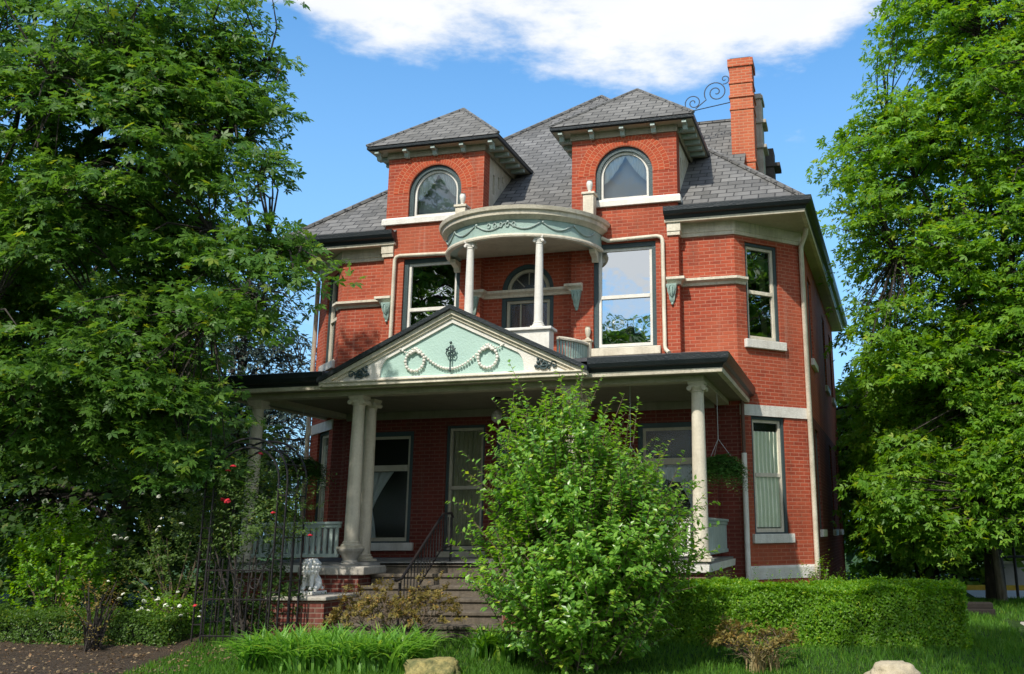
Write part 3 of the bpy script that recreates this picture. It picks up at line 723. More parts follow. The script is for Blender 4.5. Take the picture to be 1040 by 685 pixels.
# dormers
def dormer(s):
    a, b = (A, B) if s > 0 else (-B, -A); xc = (a+b)/2
    mb = MB(); op = arch(xc, .60, 8.14, 8.69, 24)
    panel(mb, O0, T0, N0, rect(a, b, 7.9, 9.52), [op], .16)
    for x in (a, b): mb.face([(x, 0, 7.9), (x, .32, 7.9), (x, .32, 9.52), (x, 0, 9.52)])
    dm = mb.build('dormer', M['brick'], H, fix=False)
    # rowlock arch: three rings of headers, radial bond
    mb = MB()
    for r0 in range(1):
        n = 40; ra, rb = .615, .615+.345
        for i in range(n):
            q0, q1 = math.pi*i/n, math.pi*(i+1)/n
            P = [(xc+r*math.cos(q), -.006, 8.69+r*math.sin(q)) for r, q in ((ra, q0), (rb, q0), (rb, q1), (ra, q1))]
            mb.face(P, [(q0*.8, 0), (q0*.8, .345), (q1*.8, .345), (q1*.8, 0)])
    # edge of the ring
    n = 40
    for i in range(n):
        q0, q1 = math.pi*i/n, math.pi*(i+1)/n
        for r in (.615, .96): mb.face([(xc+r*math.cos(q0), -.006, 8.69+r*math.sin(q0)), (xc+r*math.cos(q1), -.006, 8.69+r*math.sin(q1)), (xc+r*math.cos(q1), .0, 8.69+r*math.sin(q1)), (xc+r*math.cos(q0), .0, 8.69+r*math.sin(q0))], [(0, 0)]*4)
    mb.build('brick_arch', M['arch_brick'], dm, fix=False)
    # window inside the arch (third level)
    ot = arch(xc, .60, 8.14, 8.69, 24); i1 = arch(xc, .505, 8.16, 8.69, 24); i2 = arch(xc, .455, 8.22, 8.69, 24)
    mb = MB(); ring(mb, O0, T0, N0, ot, i1, .05, .15); mb.build('window_frame', M['casing'], dm)
    mb = MB(); ring(mb, O0, T0, N0, i1, i2, .10, .15); mb.build('sash', M['white'], dm)
    mb = MB(); mb.f.append(mb.vs([frame_pt(O0, T0, N0, *p, .135) for p in i2])); mb.build('pane', M['pane_dormer'], dm)
    zb, zt = 8.2, 9.16
    for sg in (0, 1):
        mb = MB(); p, q = (xc-.5, xc) if sg == 0 else (xc, xc+.5)
        bot = (lambda x: zb+.96*(.34+.62*x**1.5)) if sg == 0 else (lambda x: zb+.96*(.34+.62*(1-x)**1.5))
        wavy(mb, O0, T0, N0, p, q, lambda x: zt+.03, bot, .165, 5, .012); mb.build('curtain', M['curtain'], dm)
    mb = MB(); mb.box(xc-.52, xc+.52, .34, .36, 8.1, 9.25); mb.build('backing', M['sky_backing'], dm)
    # sill band that runs to the outer corner and returns
    pth = [(xc-.62, 0), (b, 0), (b, .34)] if s > 0 else [(a, .34), (a, 0), (xc+.62, 0)]
    mb = MB(); mb.sweep(pth, [(.0, 7.99), (.07, 7.99), (.07, 8.10), (.05, 8.138), (0, 8.138)]); mb.build('sill_band', M['white'], dm)
    # cheeks with three small slots
    for x in (a+.04, b-.04):
        mb = MB(); o2 = [(.32, rz(.32)-.05), (2.0, rz(2.0)-.02), (2.0, 9.64), (.32, 9.64)]
        tx, nx = (0, 1), ((1, 0) if x > xc else (-1, 0))
        holes = [rect(.62, .74, 8.75, 9.2), rect(.92, 1.02, 8.98, 9.25), rect(1.18, 1.27, 9.2, 9.35)]
        panel(mb, (x, 0), tx, nx, o2, holes, .06); mb.build('cheek', M['cream'], dm, fix=False)
        mb = MB(); xi = x-.05*nx[0]; mb.face([(xi, .4, 8.6), (xi, 1.5, 8.6), (xi, 1.5, 9.5), (xi, .4, 9.5)]); mb.build('slot_backing', M['casing'], dm)
    U = lambda o: [(a-o, 2.2), (a-o, -o), (b+o, -o), (b+o, 2.2)]
    mb = MB(); mb.sweep(U(0), [(0, 9.50), (.03, 9.50), (.03, 9.64), (0, 9.64)]); mb.build('frieze', M['olive'], dm)
    e = [(a-.385, 2.3), (a-.385, -.25), (b+.385, -.25), (b+.385, 2.3)]
    mb = MB(); mb.sweep(e, [(-.05, 9.655), (.0, 9.655), (.02, 9.67), (.025, 9.72), (-.05, 9.74)]); mb.build('eave', M['gutter'], dm)
    mb = MB(); mb.face([(a-.37, -.23, 9.642), (b+.37, -.23, 9.642), (b+.37, 1.9, 9.642), (a-.37, 1.9, 9.642)]); mb.build('soffit', M['cream_shade'], dm)
    for i in range(5):
        x = a-.2+(b-a+.4)*i/4; mb = MB(); mb.prism([(x-.045, -.031, 9.63), (x-.045, -.22, 9.63), (x-.045, -.22, 9.585), (x-.045, -.13, 9.56), (x-.045, -.09, 9.48), (x-.045, -.031, 9.47)], (.09, 0, 0)); mb.build('modillion', M['greygreen'], dm)
    for i in range(5):
        for x in (a, b):
            y = .2+.34*i; sx_ = 1 if x > xc else -1; x2 = x+sx_*.34
            mb = MB(); mb.box(min(x2, x+sx_*.03), max(x2, x+sx_*.03), y-.04, y+.04, 9.56, 9.63); mb.build('modillion', M['greygreen'], dm)
    mb = MB(); ap = (xc, 1.36, 11.18); c_ = [(a-.41, -.28, 9.74), (b+.41, -.28, 9.74), (b+.41, 3.0, 9.74), (a-.41, 3.0, 9.74)]
    for i in range(4): mb.face([c_[i], c_[(i+1) % 4], ap])
    mb.build('dormer_roof', M['slate'], dm)
    mb = MB()
    for i in range(2): mb.tube([Vector(c_[i])+Vector((0, 0, .015)), Vector(ap)+Vector((0, 0, .01))], .035, 6)
    mb.build('hip_cap', M['slate'], dm)
M['sky_backing'] = paint('grey sky reflection backing', (.58, .61, .66), rough=.9, bump=0, dirt=.05)  # added sheet behind the dormer panes, grey sky reflection put into its colour
dormer(-1); dormer(1)
# curved canopy over the balcony
def ell(hw, dp, n=36, y0=0): return [(-hw*math.cos(math.pi*i/n), y0-dp*math.sin(math.pi*i/n)) for i in range(n+1)]
E1 = ell(1.60, 1.45)
mb = MB(); mb.sweep(E1, [(-.2, 7.10), (0, 7.10), (0, 7.42), (-.2, 7.42)])
cp = mb.build('canopy', M['sage'], H, smooth=40)
mb = MB(); mb.sweep(E1, [(-.05, 7.05), (.035, 7.05), (.045, 7.08), (.035, 7.115), (-.05, 7.115)])
mb.sweep(E1, [(-.05, 7.40), (.02, 7.40), (.06, 7.44), (.12, 7.47), (.13, 7.54), (.17, 7.56), (.19, 7.63), (-.05, 7.66)]); mb.build('cornice', M['cream'], cp, smooth=30)
mb = MB(); i_ = mb.vs([(x, y, 7.64) for x, y in ell(1.76, 1.60)]); k_ = mb.vs([(x*.5, y*.5, 7.86) for x, y in ell(1.76, 1.60)]); t_ = mb.vs([(0, .12, 7.98)])
for j in range(len(i_)-1): mb.f.append([i_[j], i_[j+1], k_[j+1], k_[j]]); mb.f.append([k_[j], k_[j+1], t_[0]])
mb.build('canopy_roof', M['slate_dark'], cp, smooth=60)
mb = MB(); i_ = mb.vs([(x, y, 7.12) for x, y in ell(1.5, 1.35)]); mb.f.append(i_); mb.build('canopy_ceiling', M['cream_shade'], cp)
# swags in relief on the frieze
mb = MB()
def on_ell(q, z, o=.015): return ((1.60+o)*math.sin(q), -(1.45+o)*math.cos(q), z)
for q0 in (-64, -40, -16, 8, 32, 56):
    mb.tube([on_ell(R(q0+22*i/10-3), 7.34-.13*math.sin(math.pi*i/10)) for i in range(11)], .014, 5)
    mb.sphere(on_ell(R(q0-3), 7.35), .03)
for q in (-9, -4.5, 0, 4.5, 9): mb.tube([on_ell(R(q)+.02*math.cos(a), 7.30+.045*math.sin(a)) for a in [i*.7 for i in range(10)]], .011, 5)
mb.build('swag', M['greygreen'], cp, smooth=60)
def column(h, rb, rt_, name, mat, pedestal=0):
    """column part with base and ionic capital children, built at the origin"""
    mb = MB(); pr = []
    for i in range(13):
        x = i/12; pr.append((rb+(rt_-rb)*(x**1.7), .10+(h-.26)*x))
    mb.lathe(pr, n=24); c = mb.build(name, M[mat], H, smooth=60, origin=(0, 0, 0))
    mb = MB(); mb.lathe([(rb*1.35, .035), (rb*1.4, .055), (rb*1.28, .075), (rb*1.1, .085), (rb*1.18, .1), (rb*1.08, .12)], n=24); mb.box(-rb*1.42, rb*1.42, -rb*1.42, rb*1.42, 0, .035)
    o = mb.build('base', M[mat], None, smooth=40, origin=(0, 0, 0)); o.parent = c
    mb = MB(); zc = h-.17
    mb.lathe([(rt_*1.0, zc), (rt_*1.15, zc+.02), (rt_*1.05, zc+.035), (rt_*1.35, zc+.09)], n=20)
    mb.box(-rt_*1.38, rt_*1.38, -rt_*1.38, rt_*1.38, zc+.125, zc+.17)
    mb.box(-rt_*1.25, rt_*1.25, -rt_*1.2, rt_*1.2, zc+.085, zc+.125)
    for sx_ in (-1, 1):
        mb.tube([(sx_*rt_*1.2, -rt_*1.25, zc+.065), (sx_*rt_*1.2, rt_*1.25, zc+.065)], rt_*.40, 14)
        mb.tube([(sx_*rt_*1.2, -rt_*1.32, zc+.065), (sx_*rt_*1.2, rt_*1.32, zc+.065)], rt_*.22, 10)
    o = mb.build('capital', M[mat], None, smooth=40, origin=(0, 0, 0)); o.parent = c
    return c
c1 = column(1.80, .085, .068, 'balcony_column', 'white'); c1.location = (-.70, -1.22, 5.29)
c2 = copy_tree(c1, H); c2.location = (.70, -1.22, 5.29)
# wall brackets where the canopy meets the wall
for s in (-1, 1):
    mb = MB(); mb.prism([(s*1.42, -.001, 7.05), (s*1.42, -.30, 7.05), (s*1.42, -.27, 6.98), (s*1.42, -.10, 6.92), (s*1.42, -.06, 6.84), (s*1.42, -.001, 6.84)], (s*.12, 0, 0)); mb.build('canopy_bracket', M['cream'], cp)
# posts and finials over the canopy
fin = [(.035, 0), (.06, .01), (.06, .03), (.028, .05), (.045, .09), (.06, .15), (.065, .22), (.05, .25), (.06, .265), (.02, .27)]
f0 = None
for x, y, z in ((-1.30, -.30, 8.18), (1.41, -.22, 8.24)):
    mb = MB(); mb.box(x-.11, x+.11, y-.11, y+.11, z-.62, z-.05); mb.box(x-.135, x+.135, y-.135, y+.135, z-.05, z); mb.build('canopy_post', M['cream'], cp, bevel=.006)
    mb = MB(); mb.lathe(fin, (x, y, z), 14); mb.build('finial', M['white'], cp, smooth=50)
# balcony
Eb = ell(1.34, 1.30)
mb = MB(); mb.sweep(Eb, [(-.25, 4.55), (.03, 4.55), (.05, 4.68), (.02, 4.74), (-.25, 4.74)]); i_ = mb.vs([(x, y, 4.735) for x, y in Eb]); mb.f.append(i_)
mb.build('balcony_floor', M['cream'], H, smooth=30)
mb = MB(); mb.box(-.96, .96, -1.36, -1.08, 4.74, 5.235); bp = mb.build('balcony_panel', M['white'], H, bevel=.008)
mb = MB(); mb.box(-1.01, 1.01, -1.41, -1.03, 5.235, 5.29); mb.build('cap', M['white'], bp, bevel=.01)
for s in (-1, 1):
    arcp = [(1.34*math.cos(q), -1.30*math.sin(q)) for q in [R(2)+(R(43)-R(2))*i/14 for i in range(15)]]
    p = [(s*x, y) for x, y in arcp]; p = p if s < 0 else p[::-1]
    mb = MB(); mb.sweep(p, [(-.05, 5.13), (.05, 5.13), (.055, 5.16), (.04, 5.19), (-.05, 5.19)]); mb.sweep(p, [(-.03, 4.76), (.03, 4.76), (.03, 4.81), (-.03, 4.81)])
    br = mb.build('balcony_railing', M['cream'], H)
    mb = MB()
    for i in range(15):
        x, y = p[i]; q = math.atan2(-y, s*x); mt_ = Matrix.Translation((x, y, 0)) @ Matrix.Rotation(math.atan2(y*1.06, x)+math.pi/2, 4, 'Z')
        mb.box(-.021, .021, -.010, .010, 4.8, 5.14, mt_)
    mb.build('baluster', M['sage'], br)
    mb = MB(); mb.box(s*1.34-.06, s*1.34+.06, -.13, -.002, 4.74, 5.22); mb.box(s*1.34-.09, s*1.34+.09, -.16, -.002, 5.22, 5.25); mb.lathe([(r*.9, z) for r, z in fin], (s*1.34, -.08, 5.25), 14); mb.build('newel', M['cream'], br, smooth=40)

# downspouts and pipes
def pipe(name, pts, r, mat, lab=None):
    mb = MB(); mb.tube(pts, r, 10); o = mb.build(name, M[mat], H, smooth=60)
    if lab: o['label'] = lab
pipe('downspout', [(1.62, -.05, 7.33), (1.75, -.06, 7.26), (2.75, -.06, 7.285), (2.83, -.06, 7.26), (2.86, -.06, 7.2), (2.875, -.06, 5.06), (2.9, -.1, 4.98), (2.98, -.2, 4.9)], .04, 'cream')
pipe('downspout', [(-1.62, -.05, 7.33), (-1.75, -.06, 7.26), (-2.78, -.06, 7.285), (-2.86, -.06, 7.26), (-2.89, -.06, 7.2), (-2.9, -.06, 4.9)], .04, 'cream')
pipe('downspout', [(5.63, 1.0, 7.56), (5.60, 1.1, 7.45), (5.49, 1.32, 7.25), (5.49, 1.32, .1)], .05, 'cream')
pipe('downspout', [(-5.63, 1.0, 7.56), (-5.60, 1.1, 7.45), (-5.49, 1.32, 7.25), (-5.49, 1.32, .1)], .05, 'cream')
pipe('drain_pipe', [(4.30, .16, 4.1), (4.30, .16, 3.0)], .035, 'pipe', 'rust brown upper drain pipe'); pipe('drain_pipe', [(4.30, .16, 3.0), (4.30, .16, .05)], .05, 'white', 'white lower drain pipe')
# stone lintel and base bands on the chamfered corners
mb = MB()
for O, q, t, n, l in ((RC[0], RC[1], tR, nR, lR), (LC[0], LC[1], tL, nL, lL)):
    mb = MB(); mb.sweep([O, q], [(-.02, 3.72), (.025, 3.72), (.025, 3.93), (-.02, 3.93)]); mb.build('stone_band', M['stone'], H)
    mb = MB(); mb.sweep([O, q], [(-.02, .72), (.03, .72), (.04, .92), (.02, .96), (-.02, .96)]); mb.build('stone_band', M['stone'], H)

# ---- porch
PX_, PY_, PXL = 4.4175, -3.447, 4.70
pe = [(-PXL, .9), (-PXL, PY_), (PX_, PY_), (PX_, .42)]
mb = MB()
mb.face([(-PXL, PY_, 4.22), (PX_, PY_, 4.22), (3.5, .1, 4.95), (-3.5, .1, 4.95)])
for q, x in ((1, PX_), (-1, -PXL)): mb.face([(x, PY_, 4.22), (x, .9, 4.22), (q*3.5, .9, 4.95), (q*3.5, .1, 4.95)])
pr = mb.build('porch_roof', M['slate_dark'], H)
pg = [(2.30, PY_), (PX_, PY_), (PX_, .42)]
pl_ = [(-PXL, .9), (-PXL, PY_), (-2.30, PY_)]
for p in (pg, pl_): mb = MB(); mb.sweep(p, [(-.08, 4.03), (.0, 4.03), (.02, 4.08), (.08, 4.10), (.11, 4.16), (.115, 4.25), (.08, 4.26), (-.08, 4.23)]); mb.build('gutter', M['gutter'], pr)
mb = MB(); mb.sweep(pe, [(-.10, 3.965), (-.01, 3.965), (.0, 4.028), (-.10, 4.028)]); mb.build('fascia', M['cream'], pr)
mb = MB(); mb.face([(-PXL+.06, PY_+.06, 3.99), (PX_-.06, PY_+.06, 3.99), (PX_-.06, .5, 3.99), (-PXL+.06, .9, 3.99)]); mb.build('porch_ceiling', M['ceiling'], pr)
mb = MB(); mb.box(-3.79, 3.79, -.05, -.002, 3.84, 3.986); mb.build('wall_trim', M['ceiling'], pr)
mb = MB(); mb.sweep([(-3.93, .1), (-3.93, -2.9), (3.93, -2.9), (3.93, .1)], [(-.12, 3.90), (.12, 3.90), (.12, 3.989), (-.12, 3.989)]); mb.build('porch_beam', M['cream_shade'], pr)
# pediment
yf = PY_-.10
HW, ZB, ZA = 2.20, 4.03, 5.09
mb = MB()
outer = [(-HW, ZB), (HW, ZB), (0, ZA)]
def clip_panel():
    b, a, c = (-1.34, 4.10), (1.34, 4.10), (0, 4.93); k = 0
    pts = [(-1.26, 4.10), (1.26, 4.10)]
    for i in range(7): q = R(62)*i/6; pts.append((1.25-.20*(1-math.cos(q)), 4.15+.29*math.sin(q)))
    pts.append((0, 4.955))
    for i in range(7)[::-1]: q = R(62)*i/6; pts.append((-1.25+.20*(1-math.cos(q)), 4.15+.29*math.sin(q)))
    return pts
cpn = clip_panel(); OP = (0, yf)
panel(mb, OP, T0, N0, outer, [cpn], .04); pd = mb.build('pediment', M['white'], H, fix=False)
mb = MB(); mb.f.append(mb.vs([frame_pt(OP, T0, N0, *p, .035) for p in cpn])); mb.build('tympanum', M['mint'], pd)
mb = MB(); mb.box(-2.27, 2.27, yf-.06, yf+.02, 3.975, 4.035); mb.box(-2.31, 2.31, yf-.09, yf+.02, 4.035, 4.06)
sl2 = (ZA-ZB)/HW
for s in (-1, 1):
    def P(x, dz, y): return (s*x, y, ZA-sl2*x+dz)
    mb.prism([P(0, -.005, yf-.07), P(0, .075, yf-.07), P(HW+.12, .075, yf-.07), P(HW+.12, -.005, yf-.07)], (0, .08, 0))
    mb.prism([P(0, -.06, yf-.03), P(0, -.005, yf-.03), P(HW, -.005, yf-.03), P(HW, -.06, yf-.03)], (0, .032, 0))
mb.build('moulding', M['cream'], pd, bevel=.006)
mb = MB()
for s in (-1, 1):
    mb.prism([(s*0, yf-.13, ZA+.078), (0, yf-.13, ZA+.15), (s*(HW+.13), yf-.13, ZA+.15-sl2*(HW+.13)), (s*(HW+.13), yf-.13, ZA+.078-sl2*(HW+.13))], (0, 2.2, 0))
mb.build('pediment_roof', M['gutter'], pd)
mb = MB(); yo = yf-.005
def bead(x, z, r): mb.sphere((x, yo, z), r, 7, 5)
for s in (-1, 1):
    for i in range(20): q = 2*math.pi*i/20; bead(s*.635+.165*math.cos(q), 4.345+.165*math.sin(q), .024 if i % 2 else .03)
    for i in range(12):
        x = i/11; bead(s*(.03+.50*x), 4.215+.30*x**1.8-.02, .024)
    for i in range(9): x = i/8; bead(s*(.56+.34*x), 4.53+.035*math.sin(x*7), .018)
    for dx, dz in ((-.04, 0), (.04, .02), (0, .04), (.07, -.02), (-.07, -.02)): bead(s*.635+dx, 4.50+dz, .03)
mb.build('garland', M['white'], pd, smooth=60)
mb = MB(); mb.tube([(0, yo-.02, 4.13), (0, yo-.02, 4.62)], .016, 6); mb.sphere((0, yo-.02, 4.66), .03, 7, 5)
for s in (-1, 1):
    mb.tube([(0, yo-.02, 4.42), (s*.06, yo-.02, 4.40), (s*.10, yo-.02, 4.46), (s*.07, yo-.02, 4.54), (0, yo-.02, 4.60)], .013, 5)
    mb.tube([(0, yo-.02, 4.52), (s*.05, yo-.02, 4.50), (s*.055, yo-.02, 4.58)], .011, 5)
    for q in (0, 1, 2): mb.sphere((s*(.035+.03*q), yo-.02, 4.47+.035*q), .018, 6, 4)
mb.sphere((0, yo-.02, 4.13), .03, 7, 5)
for q in range(len(mb.v)): x, y, z = mb.v[q]; mb.v[q] = (x*.8, y, 4.16+(z-4.13)*.86)
mb.build('torch_ornament', M['casing'], pd, smooth=60)
for s in (-1, 1):
    mb = MB(); q = [(x*s, y, z) for x, y, z in [(1.48, yf-.02, 4.13)]+spiral(1.60, 4.18, .075, 1.3, R(200), 1, yf-.02, 24)]; mb.tube(q, .02, 6)
    q = [(x*s, y, z) for x, y, z in [(1.52, yf-.02, 4.16)]+spiral(1.76, 4.17, .06, 1.2, R(180), -1, yf-.02, 24)]; mb.tube(q, .017, 6)
    for dx, dz, r in ((1.50, 4.22, .035), (1.46, 4.16, .03), (1.55, 4.25, .025), (1.49, 4.28, .022), (1.68, 4.12, .022), (1.84, 4.22, .022)): mb.sphere((s*dx, yf-.02, dz), r, 7, 5)
    mb.build('scroll_ornament', M['casing'], pd, smooth=60)
# porch floor, foundation, steps, piers
mb = MB(); mb.box(-4.05, 4.05, -3.0, .05, 1.10, 1.142); mb.build('porch_floor', M['floor'], H)
fb_ = [(2.42, -3.0), (4.05, -3.0), (4.05, .2)]
for p in (fb_, mir(fb_)): mb = MB(); mb.sweep(p, [(-.1, .985), (.012, .985), (.022, 1.099), (-.1, 1.099)]); mb.build('floor_band', M['white'], H)
mb = MB(); mb.sweep([(-4.0, .2), (-4.0, -2.95), (4.0, -2.95), (4.0, .2)], [(-.2, -.1), (0, -.1), (0, .984), (-.2, .984)]); mb.build('foundation', M['brick_pier'], H)
for i in range(6):
    mb = MB(); z1 = .15+.165*(i+1)-(.004 if i == 5 else 0); y0 = -4.5+.3*i
    mb.box(-1.36, 1.36, y0+.03, y0+.36 if i < 5 else -2.96, .0, z1-.055); mb.box(-1.36, 1.36, y0, y0+.33 if i < 5 else -2.98, z1-.054, z1); mb.build('step', M['stepstone'], H, bevel=.012)
for s in (-1, 1):
    mb = MB(); xa, xb = sorted((s*2.28, s*1.375))
    mb.box(xa, xb, -4.62, -3.66, -.1, .65); mb.box(xa-.02, xb, -3.655, -2.97, -.1, .97)
    pi_ = mb.build('pier', M['brick_pier'], H)
    mb = MB(); mb.box(xa-.05, xb+.05, -4.67, -3.66, .651, .711); mb.box(xa-.12, xb+.12, -3.72, -2.76, .972, 1.098); mb.build('pier_cap', M['graystone'], pi_, bevel=.015)
# porch columns
pc = column(2.755, .120, .098, 'porch_column', 'cream'); pc.location = (3.93, -2.86, 1.145)
q = copy_tree(pc, H); q.location = (-3.93, -2.86, 1.145)
for x in (-2.0, 1.86): q = copy_tree(pc, H); q.location = (x+.02, -2.42, 1.145)
ps = column(2.54, .120, .098, 'porch_column', 'cream'); ps.location = (-1.95, -2.90, 1.36)
mb = MB(); mb.lathe([(.17, 1.10), (.19, 1.115), (.14, 1.14), (.12, 1.18), (.15, 1.25), (.20, 1.31), (.22, 1.335), (.22, 1.36)], (0, 0, -1.36), 24)
mb.box(-.2, .2, -.2, .2, 1.098-1.36, 1.112-1.36); o = mb.build('pedestal', M['graystone'], None, smooth=40, origin=(0, 0, 0)); o.parent = ps
q = copy_tree(ps, H); q.location = (1.86, -2.90, 1.36)
# railings
def railing(p0, p1, mat, name='porch_railing', seed=0):
    mb = MB(); a, b = Vector(p0), Vector(p1); l = (b-a).length; ang = math.atan2(b.y-a.y, b.x-a.x)
    mt_ = Matrix.Translation((a.x, a.y, 0)) @ Matrix.Rotation(ang, 4, 'Z')
    mb.box(0, l, -.05, .05, 1.755, 1.80, mt_); mb.box(0, l, -.028, .028, 1.70, 1.753, mt_); mb.box(0, l, -.03, .03, 1.22, 1.28, mt_)
    o = mb.build(name, M['white' if mat == 'white' else 'greygreen'], H, bevel=.006)
    mb = MB(); n = int(l/.108)
    for i in range(n):
        x = (i+.5)*l/n; mb.box(x-.026, x+.026, -.010, .010, 1.281, 1.70, mt_)
    mb.build('baluster', M[mat], o)
railing((-3.80, -2.9), (-2.16, -2.9), 'greygreen'); railing((2.05, -2.9), (3.80, -2.9), 'white')  # shade and sun put into the paint: grey green runs, one white run
railing((3.93, -2.72), (3.93, .1), 'greygreen'); railing((-3.93, -2.72), (-3.93, .1), 'greygreen')
# iron stair handrail
mb = MB(); x = -.30
def hz(y): return .93+(y+4.35)*.66
mb.tube([(x, -4.62, .95), (x, -4.5, .93), (x, -4.35, .95), (x, -2.95, 1.90), (x, -2.62, 1.92), (x, -2.55, 1.85)], .022, 8)
mb.tube([(x, -4.38, .40), (x, -2.95, 1.36), (x, -2.62, 1.38)], .014, 6)
for i in range(17):
    y = -4.36+.108*i; mb.tube([(x, y, .42+(min(y, -2.95)+4.38)*.67), (x, y, hz(min(y, -2.95)))], .009, 5)
for y, z0 in ((-4.40, .3), (-2.60, 1.14)): mb.tube([(x, y, z0), (x, y, hz(min(y, -2.95))+.0)], .02, 8)
mb.build('handrail', M['iron'], H, smooth=60)

# ------------------------------------------------------------------ things on and around the porch
def basket(name, label, x, y, z, ztop, r, seed, cnt):
    o = thing(name, label, 'hanging basket', (x, y, z), 'fern baskets hung under the porch roof')
    mb = MB(); mb.lathe([(r*.35, -.17), (r*.62, -.10), (r*.72, 0), (r*.75, .01)], (x, y, z), 14); mb.build('pot', M['basket'], o, smooth=50)
    mb = MB()
    for q in (0, 2.1, 4.2): mb.tube([(x+r*.7*math.cos(q), y+r*.7*math.sin(q), z), (x, y, z+.42)], .005, 4)
    mb.tube([(x, y, z+.42), (x, y, ztop)], .007, 5); mb.build('chain', M['pale_wall'], o)
    rng = np.random.default_rng(seed)
    d = unit(np.stack([rng.normal(size=cnt), rng.normal(size=cnt), rng.uniform(-.5, 1.2, cnt)], 1)); P, Nn, T, S = [], [], [], []
    for q in d:
        ln_ = r*rng.uniform(.8, 1.5); hz = unit(np.array([q[0], q[1], 1e-6]))
        for i in range(16):
            f = i/15; p = np.array([x, y, z+.02])+q*ln_*f*.8+hz*ln_*f*.25-np.array([0, 0, .7*ln_*f*f])
            for sd_ in (-1, 1):
                P.append(p); T.append(np.array([-hz[1]*sd_, hz[0]*sd_, -.2])+hz*.5); Nn.append(np.array([q[0]*.4, q[1]*.4, 1])); S.append(.20*(1.15-f)*(.6+.4*min(1, f*5)))
    leaves('fronds', np.array(P), unit(np.array(Nn)+rng.normal(0, .2, (len(Nn), 3))), np.array(T), np.array(S), NARROW, M['fern'], o)
KITE = [[(0, 0, 0), (.5, .36, .04), (1, 0, -.12), (.5, -.36, .04)]]
NARROW = [[(0, 0, 0), (.45, .16, .03), (1, 0, -.08), (.45, -.16, .03)]]
OVATE = [[(0, 0, 0), (.45, .27, .07), (1.0, 0, -.02), (.45, 0, -.03)], [(0, 0, 0), (.45, 0, -.03), (1.0, 0, -.02), (.45, -.27, .07)]]
def _rotk(k, a, sc): return [(sc*(x*math.cos(a)-y*math.sin(a)), sc*(x*math.sin(a)+y*math.cos(a)), z*sc) for x, y, z in k]
LOBE = [(0, 0, 0), (.55, .2, .03), (1, 0, -.14), (.55, -.2, .03)]
MAPLE = [_rotk(LOBE, 0, 1), _rotk(LOBE, R(52), .86), _rotk(LOBE, R(-52), .86)]
MAPLE5 = MAPLE+[_rotk(LOBE, R(105), .5), _rotk(LOBE, R(-105), .5)]
def leaves(name, P, Nn, T, S, shape, mat, parent=None, origin=None):
    """one foliage mesh: a small folded leaf at every point"""
    P = P.astype(np.float64); T = T-(np.sum(T*Nn, 1)/np.maximum(1e-9, np.sum(Nn*Nn, 1)))[:, None]*Nn
    T /= np.maximum(1e-9, np.linalg.norm(T, axis=1))[:, None]; Nn = Nn/np.maximum(1e-9, np.linalg.norm(Nn, axis=1))[:, None]
    B_ = np.cross(Nn, T); off = np.array(wloc(parent)) if parent else np.zeros(3)
    sh = np.array(shape).reshape(-1, 3); nv = len(sh); K = len(shape); n = len(P)
    V = P[:, None, :]-off+S[:, None, None]*(sh[None, :, 0:1]*T[:, None]+sh[None, :, 1:2]*B_[:, None]+sh[None, :, 2:3]*Nn[:, None])
    V = V.reshape(-1, 3); me = bpy.data.meshes.new(name)
    # weld the lobes of a leaf at its stalk so that each leaf is one island
    me.vertices.add(len(V)); me.vertices.foreach_set('co', V.ravel().astype(np.float32))
    base = np.arange(n*nv).reshape(n, K, 4); 
    if K > 1: base[:, :, 0] = base[:, 0:1, 0]
    lp = base.reshape(-1).astype(np.int32); me.loops.add(len(lp)); me.loops.foreach_set('vertex_index', lp)
    me.polygons.add(n*K); me.polygons.foreach_set('loop_start', np.arange(n*K, dtype=np.int32)*4)
    me.update(calc_edges=True); me.validate()
    me.materials.append(mat)
    o = bpy.data.objects.new(name, me); COL.objects.link(o)
    if parent: o.parent = parent
    return o
def unit(v): return v/np.maximum(1e-9, np.linalg.norm(v, axis=-1))[..., None]
def sample_env(ells, n, rng, inner=.45, hole=.0, hs=.6, seed=0, bias=.6):
    """points in a crown of ellipsoids, denser toward the outside, with noise-shaped gaps"""
    w = np.array([(e[3]*e[4]*e[5])**.8 for e in ells]); w /= w.sum(); out = []; dirs = []
    while len(out) < n:
        e = ells[rng.choice(len(ells), p=w)]
        d = unit(rng.normal(size=3)); r = inner+(1-inner)*rng.random()**bias
        p = np.array(e[:3])+d*np.array(e[3:6])*r*(1+.16*noise.noise(Vector(d*2.2)+Vector((seed, 0, 0))))
        if len(e) > 6 and p[2] < e[6]: continue
        if noise.noise(Vector(p*hs)+Vector((seed*3.1, 1.7, 0))) < hole-.5: continue
        out.append(p); dirs.append(d)
    return np.array(out), np.array(dirs)
